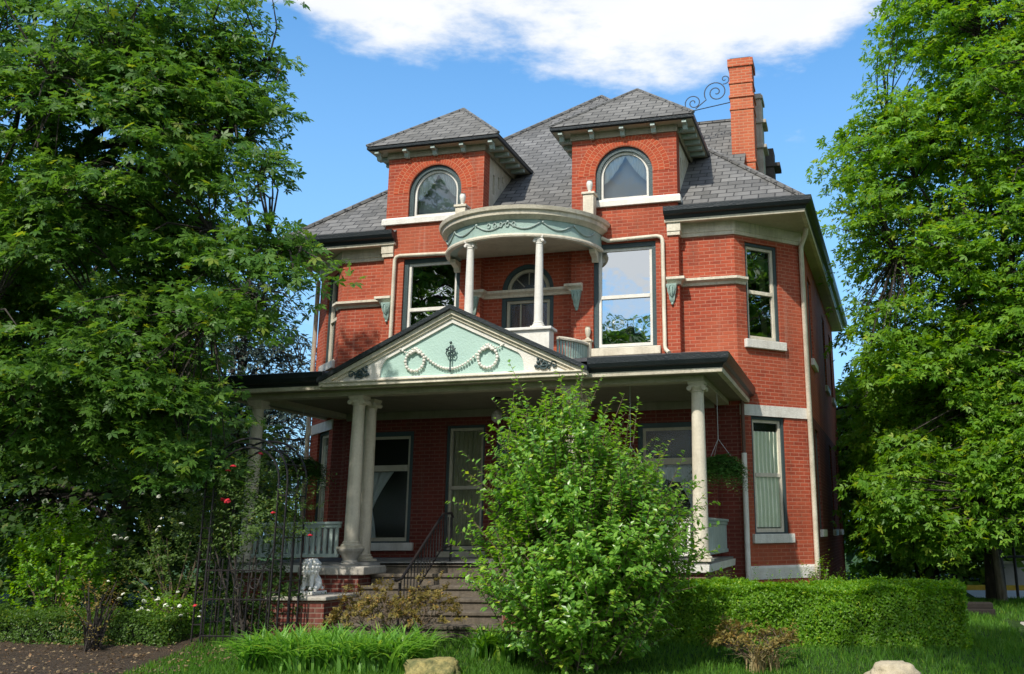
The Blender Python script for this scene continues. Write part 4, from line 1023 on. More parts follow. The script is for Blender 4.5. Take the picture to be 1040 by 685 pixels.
def tree(name, label, ells, trunk, nspray, per, size, shape, mat, barkm, seed, spray_r=.5, inner=.45, hole=.18, group=None, nlimb=14, trunk_r=.25, droop=.35, flat=.75, extra=None, cat='tree', twig_r=.012, keep=None):
    rng = np.random.default_rng(seed)
    o = thing(name, label, cat, trunk[0], group)
    C, D = sample_env(ells, nspray, rng, inner, hole, .6, seed)
    if extra is not None: C = np.vstack([C, np.array(extra)]); D = np.vstack([D, np.tile([[.6, -.4, -.2]], (len(extra), 1))])
    if keep is not None:
        m = np.array([keep(c) for c in C]); C = C[m]; D = D[m]
    # limbs
    mb = MB(); tp = [Vector(p) for p in trunk]; k = len(tp)
    mb.tube(tp, [trunk_r*(1-.72*i/(k-1))*(1.25 if i == 0 else 1) for i in range(k)], 12)
    limb_pts = [(p, trunk_r*.3) for p in tp[1:]]
    idx = rng.choice(len(C), min(nlimb, len(C)), replace=False)
    for i in idx:
        end = Vector(C[i]); f = rng.uniform(.35, .95); q = f*(k-1); a = tp[int(q)].lerp(tp[min(k-1, int(q)+1)], q-int(q))
        if a.z > end.z+1.5: a = tp[1].copy()
        mid = a.lerp(end, .45)+Vector((rng.normal()*.25, rng.normal()*.25, .45+rng.random()*.4)); r0 = trunk_r*rng.uniform(.28, .45)
        pts = [a*(1-t)**2+mid*2*t*(1-t)+end*t*t+Vector((rng.normal(), rng.normal(), rng.normal()))*.05 for t in [j/8 for j in range(9)]]
        mb.tube(pts, [r0*(1-.82*j/8) for j in range(9)], 7); limb_pts += [(p, r0*.4) for p in pts[2:]]
    LP = np.array([p[:] for p, r in limb_pts])
    for c in C:
        j = np.argmin(np.sum((LP-c)**2, 1)); a = Vector(LP[j]); b = Vector(c)
        if (a-b).length > 6: continue
        m_ = a.lerp(b, .5)+Vector((rng.normal()*.1, rng.normal()*.1, .12))
        mb.tube([a, m_, b], [twig_r*2, twig_r*1.4, twig_r*.6], 4, cap=False)
    mb.build('trunk', M[barkm], o, smooth=60, fix=False)
    n = len(C); nl = n*per
    ci = np.repeat(np.arange(n), per)
    sr = spray_r*rng.uniform(.6, 1.3, n)[ci]
    a = rng.uniform(0, 2*np.pi, nl); rho = np.sqrt(rng.random(nl))
    # sprays tip outward and hang at their rim
    O_ = D[ci].copy(); O_[:, 2] = 0; O_ = unit(O_+1e-6)
    loc = np.stack([np.cos(a)*rho, np.sin(a)*rho, np.zeros(nl)], 1)*sr[:, None]
    outw = np.sum(loc*O_, 1)
    loc[:, 2] += -.28*outw - droop*rho**2*sr + rng.normal(0, .10, nl)*sr/spray_r*.6
    P = C[ci]+loc
    rad = unit(np.stack([np.cos(a), np.sin(a), np.full(nl, -.35)], 1)+O_*.5+rng.normal(0, .45, (nl, 3)))
    Nn = unit(np.array([0, 0, 1.])*flat+O_*.35+rng.normal(0, .42, (nl, 3)))
    S = size*rng.uniform(.5, 1.4, nl)
    leaves('crown', P, Nn, rad, S, shape, mat, o)
    return o
def shoots(name, parent, starts, dirs, lens, per, size, shape, mat, rng, curl=.25, spread=.9, wood=None, wr=.006):
    n = len(starts); f = np.tile(np.linspace(.12, 1, per), n); ci = np.repeat(np.arange(n), per)
    bend = rng.normal(0, curl, (n, 3))
    P = starts[ci]+dirs[ci]*(lens[ci]*f)[:, None]+bend[ci]*((lens[ci]*f*f)[:, None])
    ax = unit(dirs[ci]+bend[ci]*f[:, None]*2)
    side = unit(np.cross(ax, rng.normal(size=(n*per, 3))))
    T = unit(side*spread+ax*(.35+.6*f[:, None]))
    Nn = unit(ax*.8-side*.3+np.array([0, 0, .5])+rng.normal(0, .25, (n*per, 3)))
    S = size*rng.uniform(.65, 1.2, n*per)*(1.05-.3*f)
    leaves(name, P, Nn, T, S, shape, mat, parent)
    if wood:
        mb = MB()
        for i in range(n):
            a = starts[i]; mb.tube([a, a+dirs[i]*lens[i]*.5+bend[i]*lens[i]*.25, a+dirs[i]*lens[i]+bend[i]*lens[i]], [wr, wr*.8, wr*.4], 4, cap=False)
        mb.build('branches', M[wood], parent, smooth=60, fix=False)

basket('hanging_basket', 'dark fern basket hanging between the right porch column and the drain pipe', 4.05, -1.5, 2.70, 3.98, .42, 3, 200)
basket('hanging_basket', 'dark fern basket hanging in shade beside the left end of the porch', -3.75, -1.7, 2.82, 3.98, .5, 4, 150)
basket('hanging_basket', 'fern basket hanging behind the top of the big green bush', 2.72, -2.4, 2.55, 3.98, .4, 5, 120)
pl = thing('pendant_lamp', 'small dark pendant lamp hanging from the porch ceiling', 'lamp', (.03, -1.5, 3.99))
mb = MB(); mb.lathe([(.07, 3.96), (.07, 3.99)], (.03, -1.5, 0), 14); mb.tube([(.03, -1.5, 3.97), (.03, -1.5, 3.74)], .008, 6); mb.build('stem', M['lamp_metal'], pl, smooth=50)
mb = MB(); mb.lathe([(.02, 3.76), (.06, 3.73), (.10, 3.66), (.09, 3.58), (.05, 3.54), (.01, 3.53)], (.03, -1.5, 0), 14); mb.build('lamp_shade', M['lamp_glass'], pl, smooth=50)
# seated lion
def lion():
    o = thing('lion_statue', 'small white stone lion sitting on the brick pier beside the steps', 'statue', (-1.86, -4.2, .712))
    me = bpy.data.meshes.new('body'); V = []; Ed = []; Rd = []
    def chain(pts, rad, start=None):
        prev = start
        for p, r in zip(pts, rad):
            V.append(p); Rd.append(r); i = len(V)-1
            if prev is not None: Ed.append((prev, i))
            prev = i
        return prev
    # local: faces -Y
    chain([(0, .10, .12)], [.095]); chest = chain([(0, .05, .20), (0, -.01, .28)], [.085, .078], 0)
    neck = chain([(0, -.03, .35)], [.078], chest); head = chain([(0, -.065, .405)], [.072], neck); chain([(0, -.125, .385), (0, -.15, .378)], [.046, .036], head)
    for s in (-1, 1):
        chain([(s*.058, -.075, .24), (s*.06, -.095, .13), (s*.06, -.10, .05), (s*.06, -.145, .03)], [.038, .032, .030, .034], chest)
        h = chain([(s*.10, .05, .11), (s*.115, -.01, .075), (s*.115, -.06, .035), (s*.115, -.10, .03)], [.065, .052, .036, .034], 0)
        chain([(s*.05, -.045, .468)], [.022], head)
    chain([(.05, .18, .06), (.11, .16, .045), (.15, .06, .04)], [.022, .018, .022], 0)
    me.from_pydata(V, Ed, []); b = bpy.data.objects.new('body', me); COL.objects.link(b); b.parent = o; b.location = (0, 0, .045)
    sm = b.modifiers.new('skin', 'SKIN'); 
    for sv, r in zip(me.skin_vertices[0].data, Rd): sv.radius = (r, r)
    me.skin_vertices[0].data[0].use_root = True
    ss = b.modifiers.new('sub', 'SUBSURF'); ss.levels = 2; ss.render_levels = 2
    tx = bpy.data.textures.new('chisel', 'CLOUDS'); tx.noise_scale = .04; dp = b.modifiers.new('chisel', 'DISPLACE'); dp.texture = tx; dp.strength = .007; dp.mid_level = .5
    me.materials.append(M['statue'])
    mb = MB()
    for ring_, (zc, yc, rr, nn, sz) in enumerate(((.44, -.035, .088, 13, .030), (.40, -.015, .112, 15, .034), (.345, -.015, .115, 15, .036), (.285, -.035, .098, 12, .034))):
        for i in range(nn):
            q = 2*math.pi*(i+.5*(ring_ % 2))/nn; x, z_ = rr*math.cos(q), zc+rr*.35*math.sin(q)*0
            y = yc+rr*math.sin(q)
            if ring_ < 2 and y < -.085 and abs(x) < .06: continue
            mb.tube([(x*.8, yc+(y-yc)*.8, zc+.03), (x, y, zc), (x*.98, yc+(y-yc)*.98, zc-.045)], [sz*.7, sz, sz*.35], 7)
    for sg in (-1, 1): mb.sphere((sg*.03, -.128, .425), .012, 6, 4)
    for i in range(len(mb.v)): mb.v[i] = tuple(Vector(mb.v[i])+Vector((-1.86, -4.2, .712+.045)))
    mb.build('mane', M['statue'], o, smooth=60)
    mb = MB(); mb.box(-1.86-.15, -1.86+.15, -4.2-.18, -4.2+.22, .712, .762); mb.build('plinth', M['statue'], o, bevel=.01)
    return o
lion()
# garden arbour of black iron with roses
ar = thing('garden_arbor', 'black wrought iron garden arch with a gate, grown with red roses', 'arbor', (-2.42, -5.0, .05))
mb = MB()
for y in (-5.2, -4.7):
    for xa, xb, h in ((-3.10, -1.75, 2.35),):
        for dx in (0, .14):
            pts = [(xa+dx, y, .03), (xa+dx, y, h)]; r = (xb-xa)/2-dx; xc = (xa+xb)/2
            pts += [(xc-r*math.cos(math.pi*i/14), y, h+r*.95*math.sin(math.pi*i/14)) for i in range(1, 15)]+[(xb-dx, y, .03)]
            mb.tube(pts, .016, 6)
        for z in (.35, .8, 1.25, 1.7, 2.15):
            for x in (xa, xb-.14): mb.tube([(x, y, z), (x+.14, y, z)], .010, 5)
for x in (-3.10, -1.75):
    for z in (.35, .95, 1.55, 2.15): mb.tube([(x, -5.2, z), (x, -4.7, z)], .010, 5)
    mb.tube([(x, -4.95, .03), (x, -4.95, 2.3)], .012, 5)
for i in range(1, 8):
    q = math.pi*i/8; x = -2.425-.675*math.cos(q); z = 2.35+.64*math.sin(q); mb.tube([(x, -5.2, z), (x, -4.7, z)], .010, 5)
mb.build('arch_frame', M['iron'], ar, smooth=60)
mb = MB()
for i in range(10): mb.tube([(-2.92+.11*i, -5.2, .08), (-2.92+.11*i, -5.2, 1.15+.18*math.sin(math.pi*i/9))], .009, 5)
for z in (.2, .7, 1.1): mb.tube([(-2.95, -5.2, z), (-1.9, -5.2, z)], .012, 5)
for q in (-2.68, -2.42, -2.16): mb.tube(spiral(q, .9, .10, 1.3, 0, 1, -5.2, 24), .008, 5)
mb.build('gate', M['iron'], ar, smooth=60)

# ------------------------------------------------------------------ blooms
def bloom_mesh(name, mat, r):
    mb = MB(); rng = random.Random(3)
    for i in range(14):
        q = i*2.4; k_ = i/13; x, y, z = math.cos(q)*k_*.6, math.sin(q)*k_*.6, .35*(1-k_)
        mb.sphere((x*r, y*r, z*r), r*.42, 6, 4, (1, 1, .55))
    return mb.build(name, mat, None, smooth=60, fix=False)
red0 = bloom_mesh('bloom', M['red_petal'], .065); wht0 = bloom_mesh('bloom', M['white_petal'], .06)
USED = set()
def bloom(src, parent, p, s=1):
    if src.name not in USED: USED.add(src.name); b = src
    else: b = src.copy(); COL.objects.link(b)
    b.parent = parent; b.location = Vector(p)-wloc(parent); b.rotation_euler = (R(70)*random.random(), 0, random.random()*6); b.scale = (s, s, s); return b

# ------------------------------------------------------------------ vegetation
# left maple
ext = []
rng = np.random.default_rng(5)
def arm(p0, p1, n, sp):
    return [np.array(p0)+(np.array(p1)-np.array(p0))*(i/(n-1))+rng.normal(0, sp, 3) for i in range(n)]
ext += arm((-4.0, -5.5, 7.6), (-1.9, -5.9, 7.0), 26, .22)+arm((-4.0, -5.5, 6.2), (-1.0, -6.0, 5.4), 34, .26)+arm((-4.2, -5.5, 5.2), (-1.7, -6.0, 4.75), 26, .26)
ext += arm((-5.5, -5.2, 10.2), (-2.9, -5.6, 10.0), 30, .3)+arm((-4.4, -5.2, 9.6), (-2.5, -5.6, 9.2), 20, .25)+arm((-4.4, -5.2, 8.6), (-2.1, -5.7, 8.0), 22, .25)+arm((-5, -5, 4.2), (-2.9, -5.7, 3.7), 40, .3)+arm((-5, -5, 3.4), (-3.0, -5.5, 2.9), 30, .3)
tree('maple_tree', 'big deep green maple spreading over the left side in front of the porch end', [(-6.6, -5.2, 8.2, 3.7, 2.1, 3.8, 3.2), (-6.2, -4.9, 5.0, 3.0, 1.9, 2.2, 2.6), (-4.9, -5.4, 7.2, 2.4, 1.4, 2.6), (-6.8, -4.6, 3.9, 3.0, 2.0, 1.4, 2.5)],
     [(-9.9, -3.6, 0), (-9.5, -3.8, 2.5), (-8.6, -4.2, 5.0), (-7.4, -4.6, 8.0), (-7.0, -4.9, 10.5)], 1000, 46, .122, MAPLE5, M['maple_l'], 'bark_dark', 21, .46, .25, .40, nlimb=26, trunk_r=.3, extra=ext, twig_r=.011)
# right maple: two trunks share the crown area; pale slim one stands in front of the dark one
tree('maple_tree', 'tall bright green maple to the right of the house with a broad dark trunk', [(11.0, 5.2, 10.6, 4.0, 3.4, 6.2), (8.4, 5.0, 9.6, 2.5, 2.4, 2.7), (8.5, 5.0, 5.6, 2.4, 2.4, 2.8, 2.2), (11.2, 4.6, 5.0, 3.4, 2.6, 3.4, 2.0), (10.2, 5, 14.5, 2.6, 2.4, 3.4), (8.0, 6.0, 3.2, 1.9, 1.8, 2.2, .9), (11.5, 3.5, 3.6, 2.6, 2.0, 2.0, 1.7), (8.3, 4.0, 2.9, 2.1, 1.6, 2.0, 1.05), (10.6, 3.4, 3.0, 2.2, 1.4, 1.8, 1.35), (7.35, 3.6, 3.2, 1.15, 1.2, 2.6, .75)],
     [(9.22, 5.9, 0), (9.26, 5.9, 2.2), (9.6, 5.6, 5), (10.2, 5.3, 9), (10.6, 5.2, 13)], 2350, 46, .138, MAPLE, M['maple_r'], 'bark_dark', 33, .5, .38, .25, nlimb=24, trunk_r=.19)
tree('young_tree', 'slim pale trunked young tree in front of the broad dark maple trunk', [(9.6, 4.9, 4.3, 1.4, 1.2, 1.2, 2.6)],
     [(9.28, 5.3, 0), (9.2, 5.3, 1.2), (9.1, 5.3, 2.6), (9.4, 5.1, 4.2)], 80, 40, .15, MAPLE, M['maple_r'], 'bark_light', 35, .5, .3, .1, nlimb=5, trunk_r=.09)
# background
tree('spruce_tree', 'blue grey spruce behind the left end of the house', [(-12.4, 8.5, 6.6, 2.4, 2.2, 2.2), (-12.2, 8.3, 4.0, 3.2, 2.6, 2.6, .6), (-12.4, 8.5, 9.2, 1.5, 1.5, 2.0)],
     [(-12.4, 8.5, 0), (-12.4, 8.5, 4), (-12.4, 8.5, 10.5)], 520, 44, .20, NARROW, M['spruce'], 'bark_dark', 41, .7, .4, .1, nlimb=24, trunk_r=.25, droop=.6)
tree('shade_tree', 'dark leafy tree filling the shade behind the iron arch at left', [(-10.6, .8, 2.8, 4.2, 2.0, 2.9, .2), (-7.4, 1.2, 2.2, 1.6, 1.4, 2.0, .3)],
     [(-10.2, 1.5, 0), (-10.1, 1.5, 2), (-9.8, 1.2, 5)], 560, 42, .17, KITE, M['dark_leaf'], 'bark_dark', 43, .6, .4, .05, nlimb=14, trunk_r=.22)
tree('shade_tree', 'dense dark tree behind the maple at the left edge', [(-15, 3.5, 5.5, 4.5, 3, 5, .6)],
     [(-15, 4, 0), (-15, 4, 3), (-14.8, 3.8, 8)], 480, 44, .22, KITE, M['dark_leaf'], 'bark_dark', 45, .8, .5, .0, nlimb=14, trunk_r=.3)
BGT = [((8.2, 13, 3.4, 3.2, 2.6, 3.6), 'low bright tree just past the rear corner of the house', 54), ((12.5, 15, 4.0, 3.4, 2.6, 4.0), 'leafy background tree between the dark trunk and the house', 55), ((9.5, 17, 4.5, 4.0, 3, 4.6), 'shady green tree low behind the right side of the house', 51), ((16, 19, 6.0, 4.6, 3.4, 6.2), 'tall background tree far behind the right maple', 52), ((23, 14, 5.5, 4.5, 3.4, 5.6), 'background tree at the far right edge beyond the road', 53)]
for e, lab, sd_ in BGT:
    tree('background_tree', lab, [e+(.4,)], [(e[0], e[1], 0), (e[0], e[1], 2.5), (e[0], e[1], e[2]+3)], 420, 40, .27, KITE, M['far_leaf'], 'bark_dark', sd_, .9, .5, .08, group='trees beyond the road', nlimb=10, trunk_r=.3, twig_r=.02)
# street trees beside and behind the viewpoint: shade the lawn and show in the window glass
tree('garden_tree', 'dense tree off to the right reflected in the corner windows', [(15.5, .3, 6.5, 3.6, 3.6, 5.5, .6)], [(15.5, .3, 0), (15.5, .3, 3), (15.5, .3, 9)], 480, 34, .28, KITE, M['maple_l'], 'bark_dark', 64, .8, .4, .02, nlimb=10, trunk_r=.25)
tree('street_tree', 'tree at the street corner right of the viewpoint shading the lawn', [(7.6, -11.8, 9.0, 2.3, 2.0, 1.9, 6.9), (9.6, -13.2, 8.6, 2.4, 2.0, 2.0)], [(13.2, -11.6, 0), (12.9, -11.7, 3), (10.8, -12.2, 7), (8.8, -12.2, 8.8)], 420, 34, .22, KITE, M['maple_r'], 'bark_dark', 61, .7, .4, .1, nlimb=10, trunk_r=.22)
tree('street_tree', 'tree across the street reflected in the left upper window', [(-14, -22, 6.6, 4.2, 4, 5.3)], [(-14, -22, 0), (-14, -22, 4), (-14, -22, 9)], 420, 34, .34, KITE, M['maple_l'], 'bark_dark', 62, .9, .4, .1, nlimb=10, trunk_r=.3, twig_r=.02)
tree('street_tree', 'round tree across the street reflected low in the right upper window', [(-6, -34, 8.6, 4.4, 4, 5.4)], [(-6, -34, 0), (-6, -34, 4), (-6, -34, 7)], 360, 34, .34, KITE, M['maple_l'], 'bark_dark', 63, .9, .4, .1, nlimb=10, trunk_r=.3, twig_r=.02)

# big bush in front of the porch
bb = thing('green_bush', 'big bright green bush standing in front of the porch right of the steps', 'bush', (3.1, -6.4, 0))
rng = np.random.default_rng(71)
ne = 1850; C, D = sample_env([(2.98, -6.35, 1.15, 1.20, 1.1, 1.15, .10), (3.0, -6.4, .55, .9, .8, .5, .08), (2.82, -6.35, 2.05, .86, .85, 1.05), (3.3, -6.35, 1.5, 1.05, .95, 1.0)], ne, rng, .35, .12, 1.6, 7, .5)
dirs = unit(D*np.array([.75, .75, .45])+np.array([0, 0, .75])+rng.normal(0, .25, (ne, 3)))
tops = np.array([[2.72+.3*rng.normal(), -6.35+.25*rng.normal(), 2.6+.25*rng.random()] for _ in range(40)])
C = np.vstack([C-dirs*.25, tops]); dirs = np.vstack([dirs, unit(np.array([0, 0, 1.])+rng.normal(0, .22, (40, 3)))])
shoots('foliage', bb, C, dirs, rng.uniform(.32, .78, len(C)), 23, .108, OVATE, M['bush'], rng, .15, .9, 'twig', .006)
mb = MB()
for i in range(9):
    q = i*.7; a = Vector((3.12+.08*math.cos(q), -6.4+.08*math.sin(q), 0)); b = Vector((2.9+.7*math.cos(q), -6.35+.6*math.sin(q), 1.3+.5*random.random()))
    mb.tube([a, a.lerp(b, .45)+Vector((0, 0, .25)), b], [.035, .025, .01], 7)
mb.build('stem', M['bark_light'], bb, smooth=60)
# clipped hedge on the right
def hedge(name, label, x0, x1, y0, y1, h, n, size, mat, seed, core=True):
    o = thing(name, label, 'hedge', ((x0+x1)/2, y0, gz((x0+x1)/2, y0)))
    rng = np.random.default_rng(seed); P, Nn = [], []
    W, Dp = x1-x0, y1-y0; areas = np.array([W*h, W*Dp, Dp*h, Dp*h]); f = rng.choice(4, n, p=areas/areas.sum())
    u, v = rng.random(n), rng.random(n)
    P = np.zeros((n, 3)); Nn = np.zeros((n, 3))
    for k_ in range(4):
        m = f == k_
        if k_ == 0: P[m] = np.stack([x0+W*u[m], np.full(m.sum(), y0), h*v[m]], 1); Nn[m] = (0, -1, .25)
        if k_ == 1: P[m] = np.stack([x0+W*u[m], y0+Dp*v[m], np.full(m.sum(), h)], 1); Nn[m] = (0, 0, 1)
        if k_ == 2: P[m] = np.stack([np.full(m.sum(), x0), y0+Dp*u[m], h*v[m]], 1); Nn[m] = (-1, 0, .25)
        if k_ == 3: P[m] = np.stack([np.full(m.sum(), x1), y0+Dp*u[m], h*v[m]], 1); Nn[m] = (1, 0, .25)
    ctr = np.array([(x0+x1)/2, (y0+y1)/2, h*.5])
    for i in range(n):
        q = P[i]; w = noise.noise(Vector(q*1.7)+Vector((seed, 0, 0)))*.11+noise.noise(Vector(q*5))*.05
        P[i] = q+Nn[i]*w-Nn[i]*rng.random()**2*.12
        # rounded shoulders
        e = max(0, q[2]-(h-.18))/.18; P[i][1] += .10*e*e if f[i] == 0 else 0
        P[i][2] += gz(q[0], q[1])
    T = unit(rng.normal(size=(n, 3))+np.array([0, 0, .5])); Nn = unit(Nn+rng.normal(0, .55, (n, 3)))
    leaves('foliage', P, Nn, T, size*rng.uniform(.6, 1.3, n), OVATE, mat, o)
    mb = MB(); ins_ = .13; k2 = 24
    top = [(x0+ins_+(W-2*ins_)*i/k2) for i in range(k2+1)]
    rows = []
    for yy_, zz_ in ((y0+ins_, -.05), (y0+ins_, h-.2), (y0+ins_+.1, h-.13), (y1-ins_, h-.13), (y1-ins_, -.05)):
        rows.append(mb.vs([(x, yy_+.05*noise.noise(Vector((x*2, yy_, zz_))), zz_+gz(x, yy_)+.05*noise.noise(Vector((x*1.7, yy_, zz_+3)))) for x in top]))
    for a, b in zip(rows, rows[1:]):
        for i in range(k2): mb.f.append([a[i], a[i+1], b[i+1], b[i]])
    mb.f.append([r[0] for r in rows]); mb.f.append([r[-1] for r in rows])
    mb.build('branches', M['core'], o)  # near-black solid core, inner shade as colour, no modelled branches
    ns = int(W*75); st_ = np.stack([rng.uniform(x0, x1, ns), rng.uniform(y0, y1, ns), np.full(ns, h-.06)], 1)
    for i in range(ns): st_[i, 2] += gz(st_[i, 0], st_[i, 1])
    shoots('sprigs', o, st_, unit(np.array([0, -.15, 1.])+rng.normal(0, .3, (ns, 3))), rng.uniform(.06, .22, ns)*(.4+1.0*rng.random(ns)**2), 9, size*1.05, OVATE, mat, rng, .3, .9)
    return o
hedge('clipped_hedge', 'clipped bright green box hedge along the right front of the house', 3.0, 7.55, -4.75, -3.75, .74, 76000, .045, M['hedge'], 81)
hedge('low_hedge', 'low dark clipped hedge at the left behind the mulch bed', -9.5, -3.35, -5.45, -4.85, .40, 20000, .048, M['hedge_dark'], 82)

def shrub(name, label, c, r, n, per, size, shape, mat, seed, cat='shrub', lens=(.25, .5), up=.6, wood='twig', group=None, nst=22):
    o = thing(name, label, cat, (c[0], c[1], gz(c[0], c[1])), group); rng = np.random.default_rng(seed)
    C, D = sample_env([(c[0], c[1], c[2], *r, .05)], n, rng, .3, .12, 1.8, seed, .5)
    dirs = unit(D*np.array([.8, .8, .5])+np.array([0, 0, up])+rng.normal(0, .3, (n, 3)))
    shoots('foliage', o, C-dirs*.2, dirs, rng.uniform(*lens, n), per, size, shape, mat, rng, .2, .9, None)
    mb = MB()
    for i in range(0, n, max(1, n//nst)):
        a = Vector((c[0]+rng.normal()*.06, c[1]+rng.normal()*.06, gz(c[0], c[1])-.02)); b = Vector(C[i]); mb.tube([a, a.lerp(b, .5)+Vector((0, 0, .12)), b], [.016, .011, .004], 5)
    mb.build('stem', M[wood], o, smooth=60)
    return o
shrub('round_shrub', 'rounded light green shrub standing in the left garden bed', (-6.2, -4.4, 1.15), (.85, .7, .95), 260, 22, .09, OVATE, M['hedge'], 91)
s1 = shrub('flowering_shrub', 'airy shrub with small white flowers between the round shrub and the iron arch', (-4.1, -4.3, 1.3), (.95, .7, 1.25), 300, 18, .075, OVATE, M['rose_leaf'], 92)
for i in range(26): bloom(wht0, s1, (-4.0+random.gauss(0, .55), -4.95+random.gauss(0, .12), random.choice((.55, .75, 1.6, 1.9, 2.2))+random.gauss(0, .12)), random.uniform(.4, .95))
s4 = shrub('flowering_shrub', 'pale low bush dotted with white flowers by the low dark hedge', (-3.7, -4.9, .45), (.5, .3, .32), 130, 16, .055, OVATE, M['hedge'], 97)
for i in range(12): bloom(wht0, s4, (-3.7+random.gauss(0, .3), -5.15+random.gauss(0, .06), .55+random.gauss(0, .12)), random.uniform(.3, .6))
cr_ = shrub('climbing_rose', 'climbing rose with red blooms over the black iron arch', (-2.55, -4.9, 2.0), (1.0, .35, .75), 420, 16, .065, OVATE, M['rose_leaf'], 93, lens=(.3, .6), wood='bark_dark', nst=8)
for p in ((-2.72, -5.25, 2.52), (-2.62, -5.27, 2.58), (-2.75, -5.26, 2.10), (-2.66, -5.28, 2.08), (-1.42, -5.05, 1.58), (-1.95, -5.2, 1.90), (-3.02, -5.3, .62), (-2.2, -5.25, 2.75)): bloom(red0, cr_, p, random.uniform(.55, .85))
shrub('ivy_clump', 'dark ivy mass around the feet of the iron arch', (-2.55, -4.5, .65), (.75, .35, .65), 240, 18, .07, OVATE, M['dark_leaf'], 94, 'ivy')
shrub('bare_shrub', 'thin twiggy shrub at the left on the mulch bed', (-4.3, -5.75, .6), (.42, .35, .55), 60, 10, .05, OVATE, M['barberry'], 95, wood='bark_dark')
rng = np.random.default_rng(131); nl_ = 2600
X = rng.uniform(-9.5, -1.6, nl_); Y = rng.uniform(-8.4, -5.3, nl_)
lt = leaves('leaf_litter', np.stack([X, Y, np.array([gz(a, b) for a, b in zip(X, Y)])+.045], 1), unit(rng.normal(0, .35, (nl_, 3))+np.array([0, 0, 1])), rng.normal(size=(nl_, 3)), rng.uniform(.02, .06, nl_), KITE, M['litter']); lt['kind'] = 'stuff'
shrub('pale_weed', 'small pale leafed plant at the foot of the far right downspout', (5.6, -.2, .75), (.28, .2, .25), 40, 12, .07, OVATE, M['hedge'], 98)
def twiggy(name, label, c, w, h, seed, nst, leafm, per, blades=0):
    o = thing(name, label, 'shrub', (c[0], c[1], gz(c[0], c[1])), None); rng = np.random.default_rng(seed); mb = MB(); ends = []
    z0 = gz(c[0], c[1])
    def grow(p, d, l, r, lev):
        q = p+d*l; m = p+d*l*.5+Vector(rng.normal(0, .03, 3)); mb.tube([p, m, q], [r, r*.8, r*.6], 5, cap=False)
        if lev == 0: ends.append((np.array(q), np.array(d))); return
        for _ in range(3 if lev > 1 else 2):
            nd = (d+Vector(rng.normal(0, .48, 3))); nd.z = abs(nd.z)*.75+.1; nd.normalize(); grow(q, nd, l*rng.uniform(.55, .8), r*.62, lev-1)
    for i in range(nst):
        q = 2*math.pi*i/nst+rng.normal()*.3; d = Vector((math.cos(q)*w*.55, math.sin(q)*w*.4, h*.6)).normalized(); grow(Vector((c[0]+.03*math.cos(q), c[1]+.03*math.sin(q), z0-.02)), d, h*.44, .015, 3)
    mb.build('branches', M['twig'], o, smooth=60, fix=False)
    E_ = np.array([e[0] for e in ends]); Dd = unit(np.array([e[1] for e in ends])+rng.normal(0, .3, (len(ends), 3)))
    shoots('foliage', o, E_-Dd*.05, Dd, rng.uniform(.08, .18, len(E_)), per, .055, OVATE, M[leafm], rng, .3, 1.)
    return o
twiggy('barberry_shrub', 'twiggy brown leafed shrub in front of the porch steps', (.12, -5.3), 1.15, .92, 101, 13, 'barberry', 20)
twiggy('barberry_shrub', 'small twiggy brown shrub in front of the clipped hedge', (5.02, -5.75), .60, .52, 102, 9, 'barberry', 14)
def strap_clump(name, label, x0, x1, y0, y1, n, hgt, mat, seed, cat='plant', wid=.022, tuft=None):
    o = thing(name, label, cat, ((x0+x1)/2, (y0+y1)/2, 0)); rng = np.random.default_rng(seed); V, Fc = [], []
    if tuft: cs = [(rng.uniform(x0, x1), rng.uniform(y0, y1)) for _ in range(tuft)]
    for i in range(n):
        if tuft: cx, cy = cs[rng.integers(len(cs))]; cx += rng.normal()*.05; cy += rng.normal()*.05
        else: cx, cy = rng.uniform(x0, x1), rng.uniform(y0, y1)
        az = rng.uniform(0, 6.283); l = hgt*rng.uniform(.7, 1.35); le = rng.uniform(.25, .95); w = wid*rng.uniform(.6, 1.2); z0 = gz(cx, cy)
        sx_, sy_ = -math.sin(az), math.cos(az); b = len(V)
        for j in range(6):
            f = j/5; d = l*le*f*f*1.1; z = z0+l*(f-.55*le*f**3); ww = w*(1-f**2.2)+.001
            x, y = cx+math.cos(az)*d, cy+math.sin(az)*d
            V += [(x-sx_*ww, y-sy_*ww, z), (x, y, z-ww*.5), (x+sx_*ww, y+sy_*ww, z)]
        for j in range(5):
            for k_ in (0, 1): Fc.append([b+3*j+k_, b+3*j+k_+1, b+3*j+k_+4, b+3*j+k_+3])
    mb = MB(); mb.v = V; mb.f = Fc; mb.build('leaves', M[mat], o, smooth=80, fix=False); return o
strap_clump('daylily_clump', 'spread of arching green strap leaves along the bottom left of the steps', -1.05, 1.15, -7.0, -6.2, 1900, .50, 'strap', 111, tuft=46)
strap_clump('daylily_clump', 'dark strap leaved clump at the left foot of the big bush', 1.45, 2.05, -5.9, -5.4, 240, .42, 'grass', 112, tuft=8)
strap_clump('dry_grass_tuft', 'straw coloured grass tuft at the foot of the small brown shrub', 5.05, 5.4, -6.25, -5.95, 90, .36, 'straw', 113, tuft=3, wid=.009)
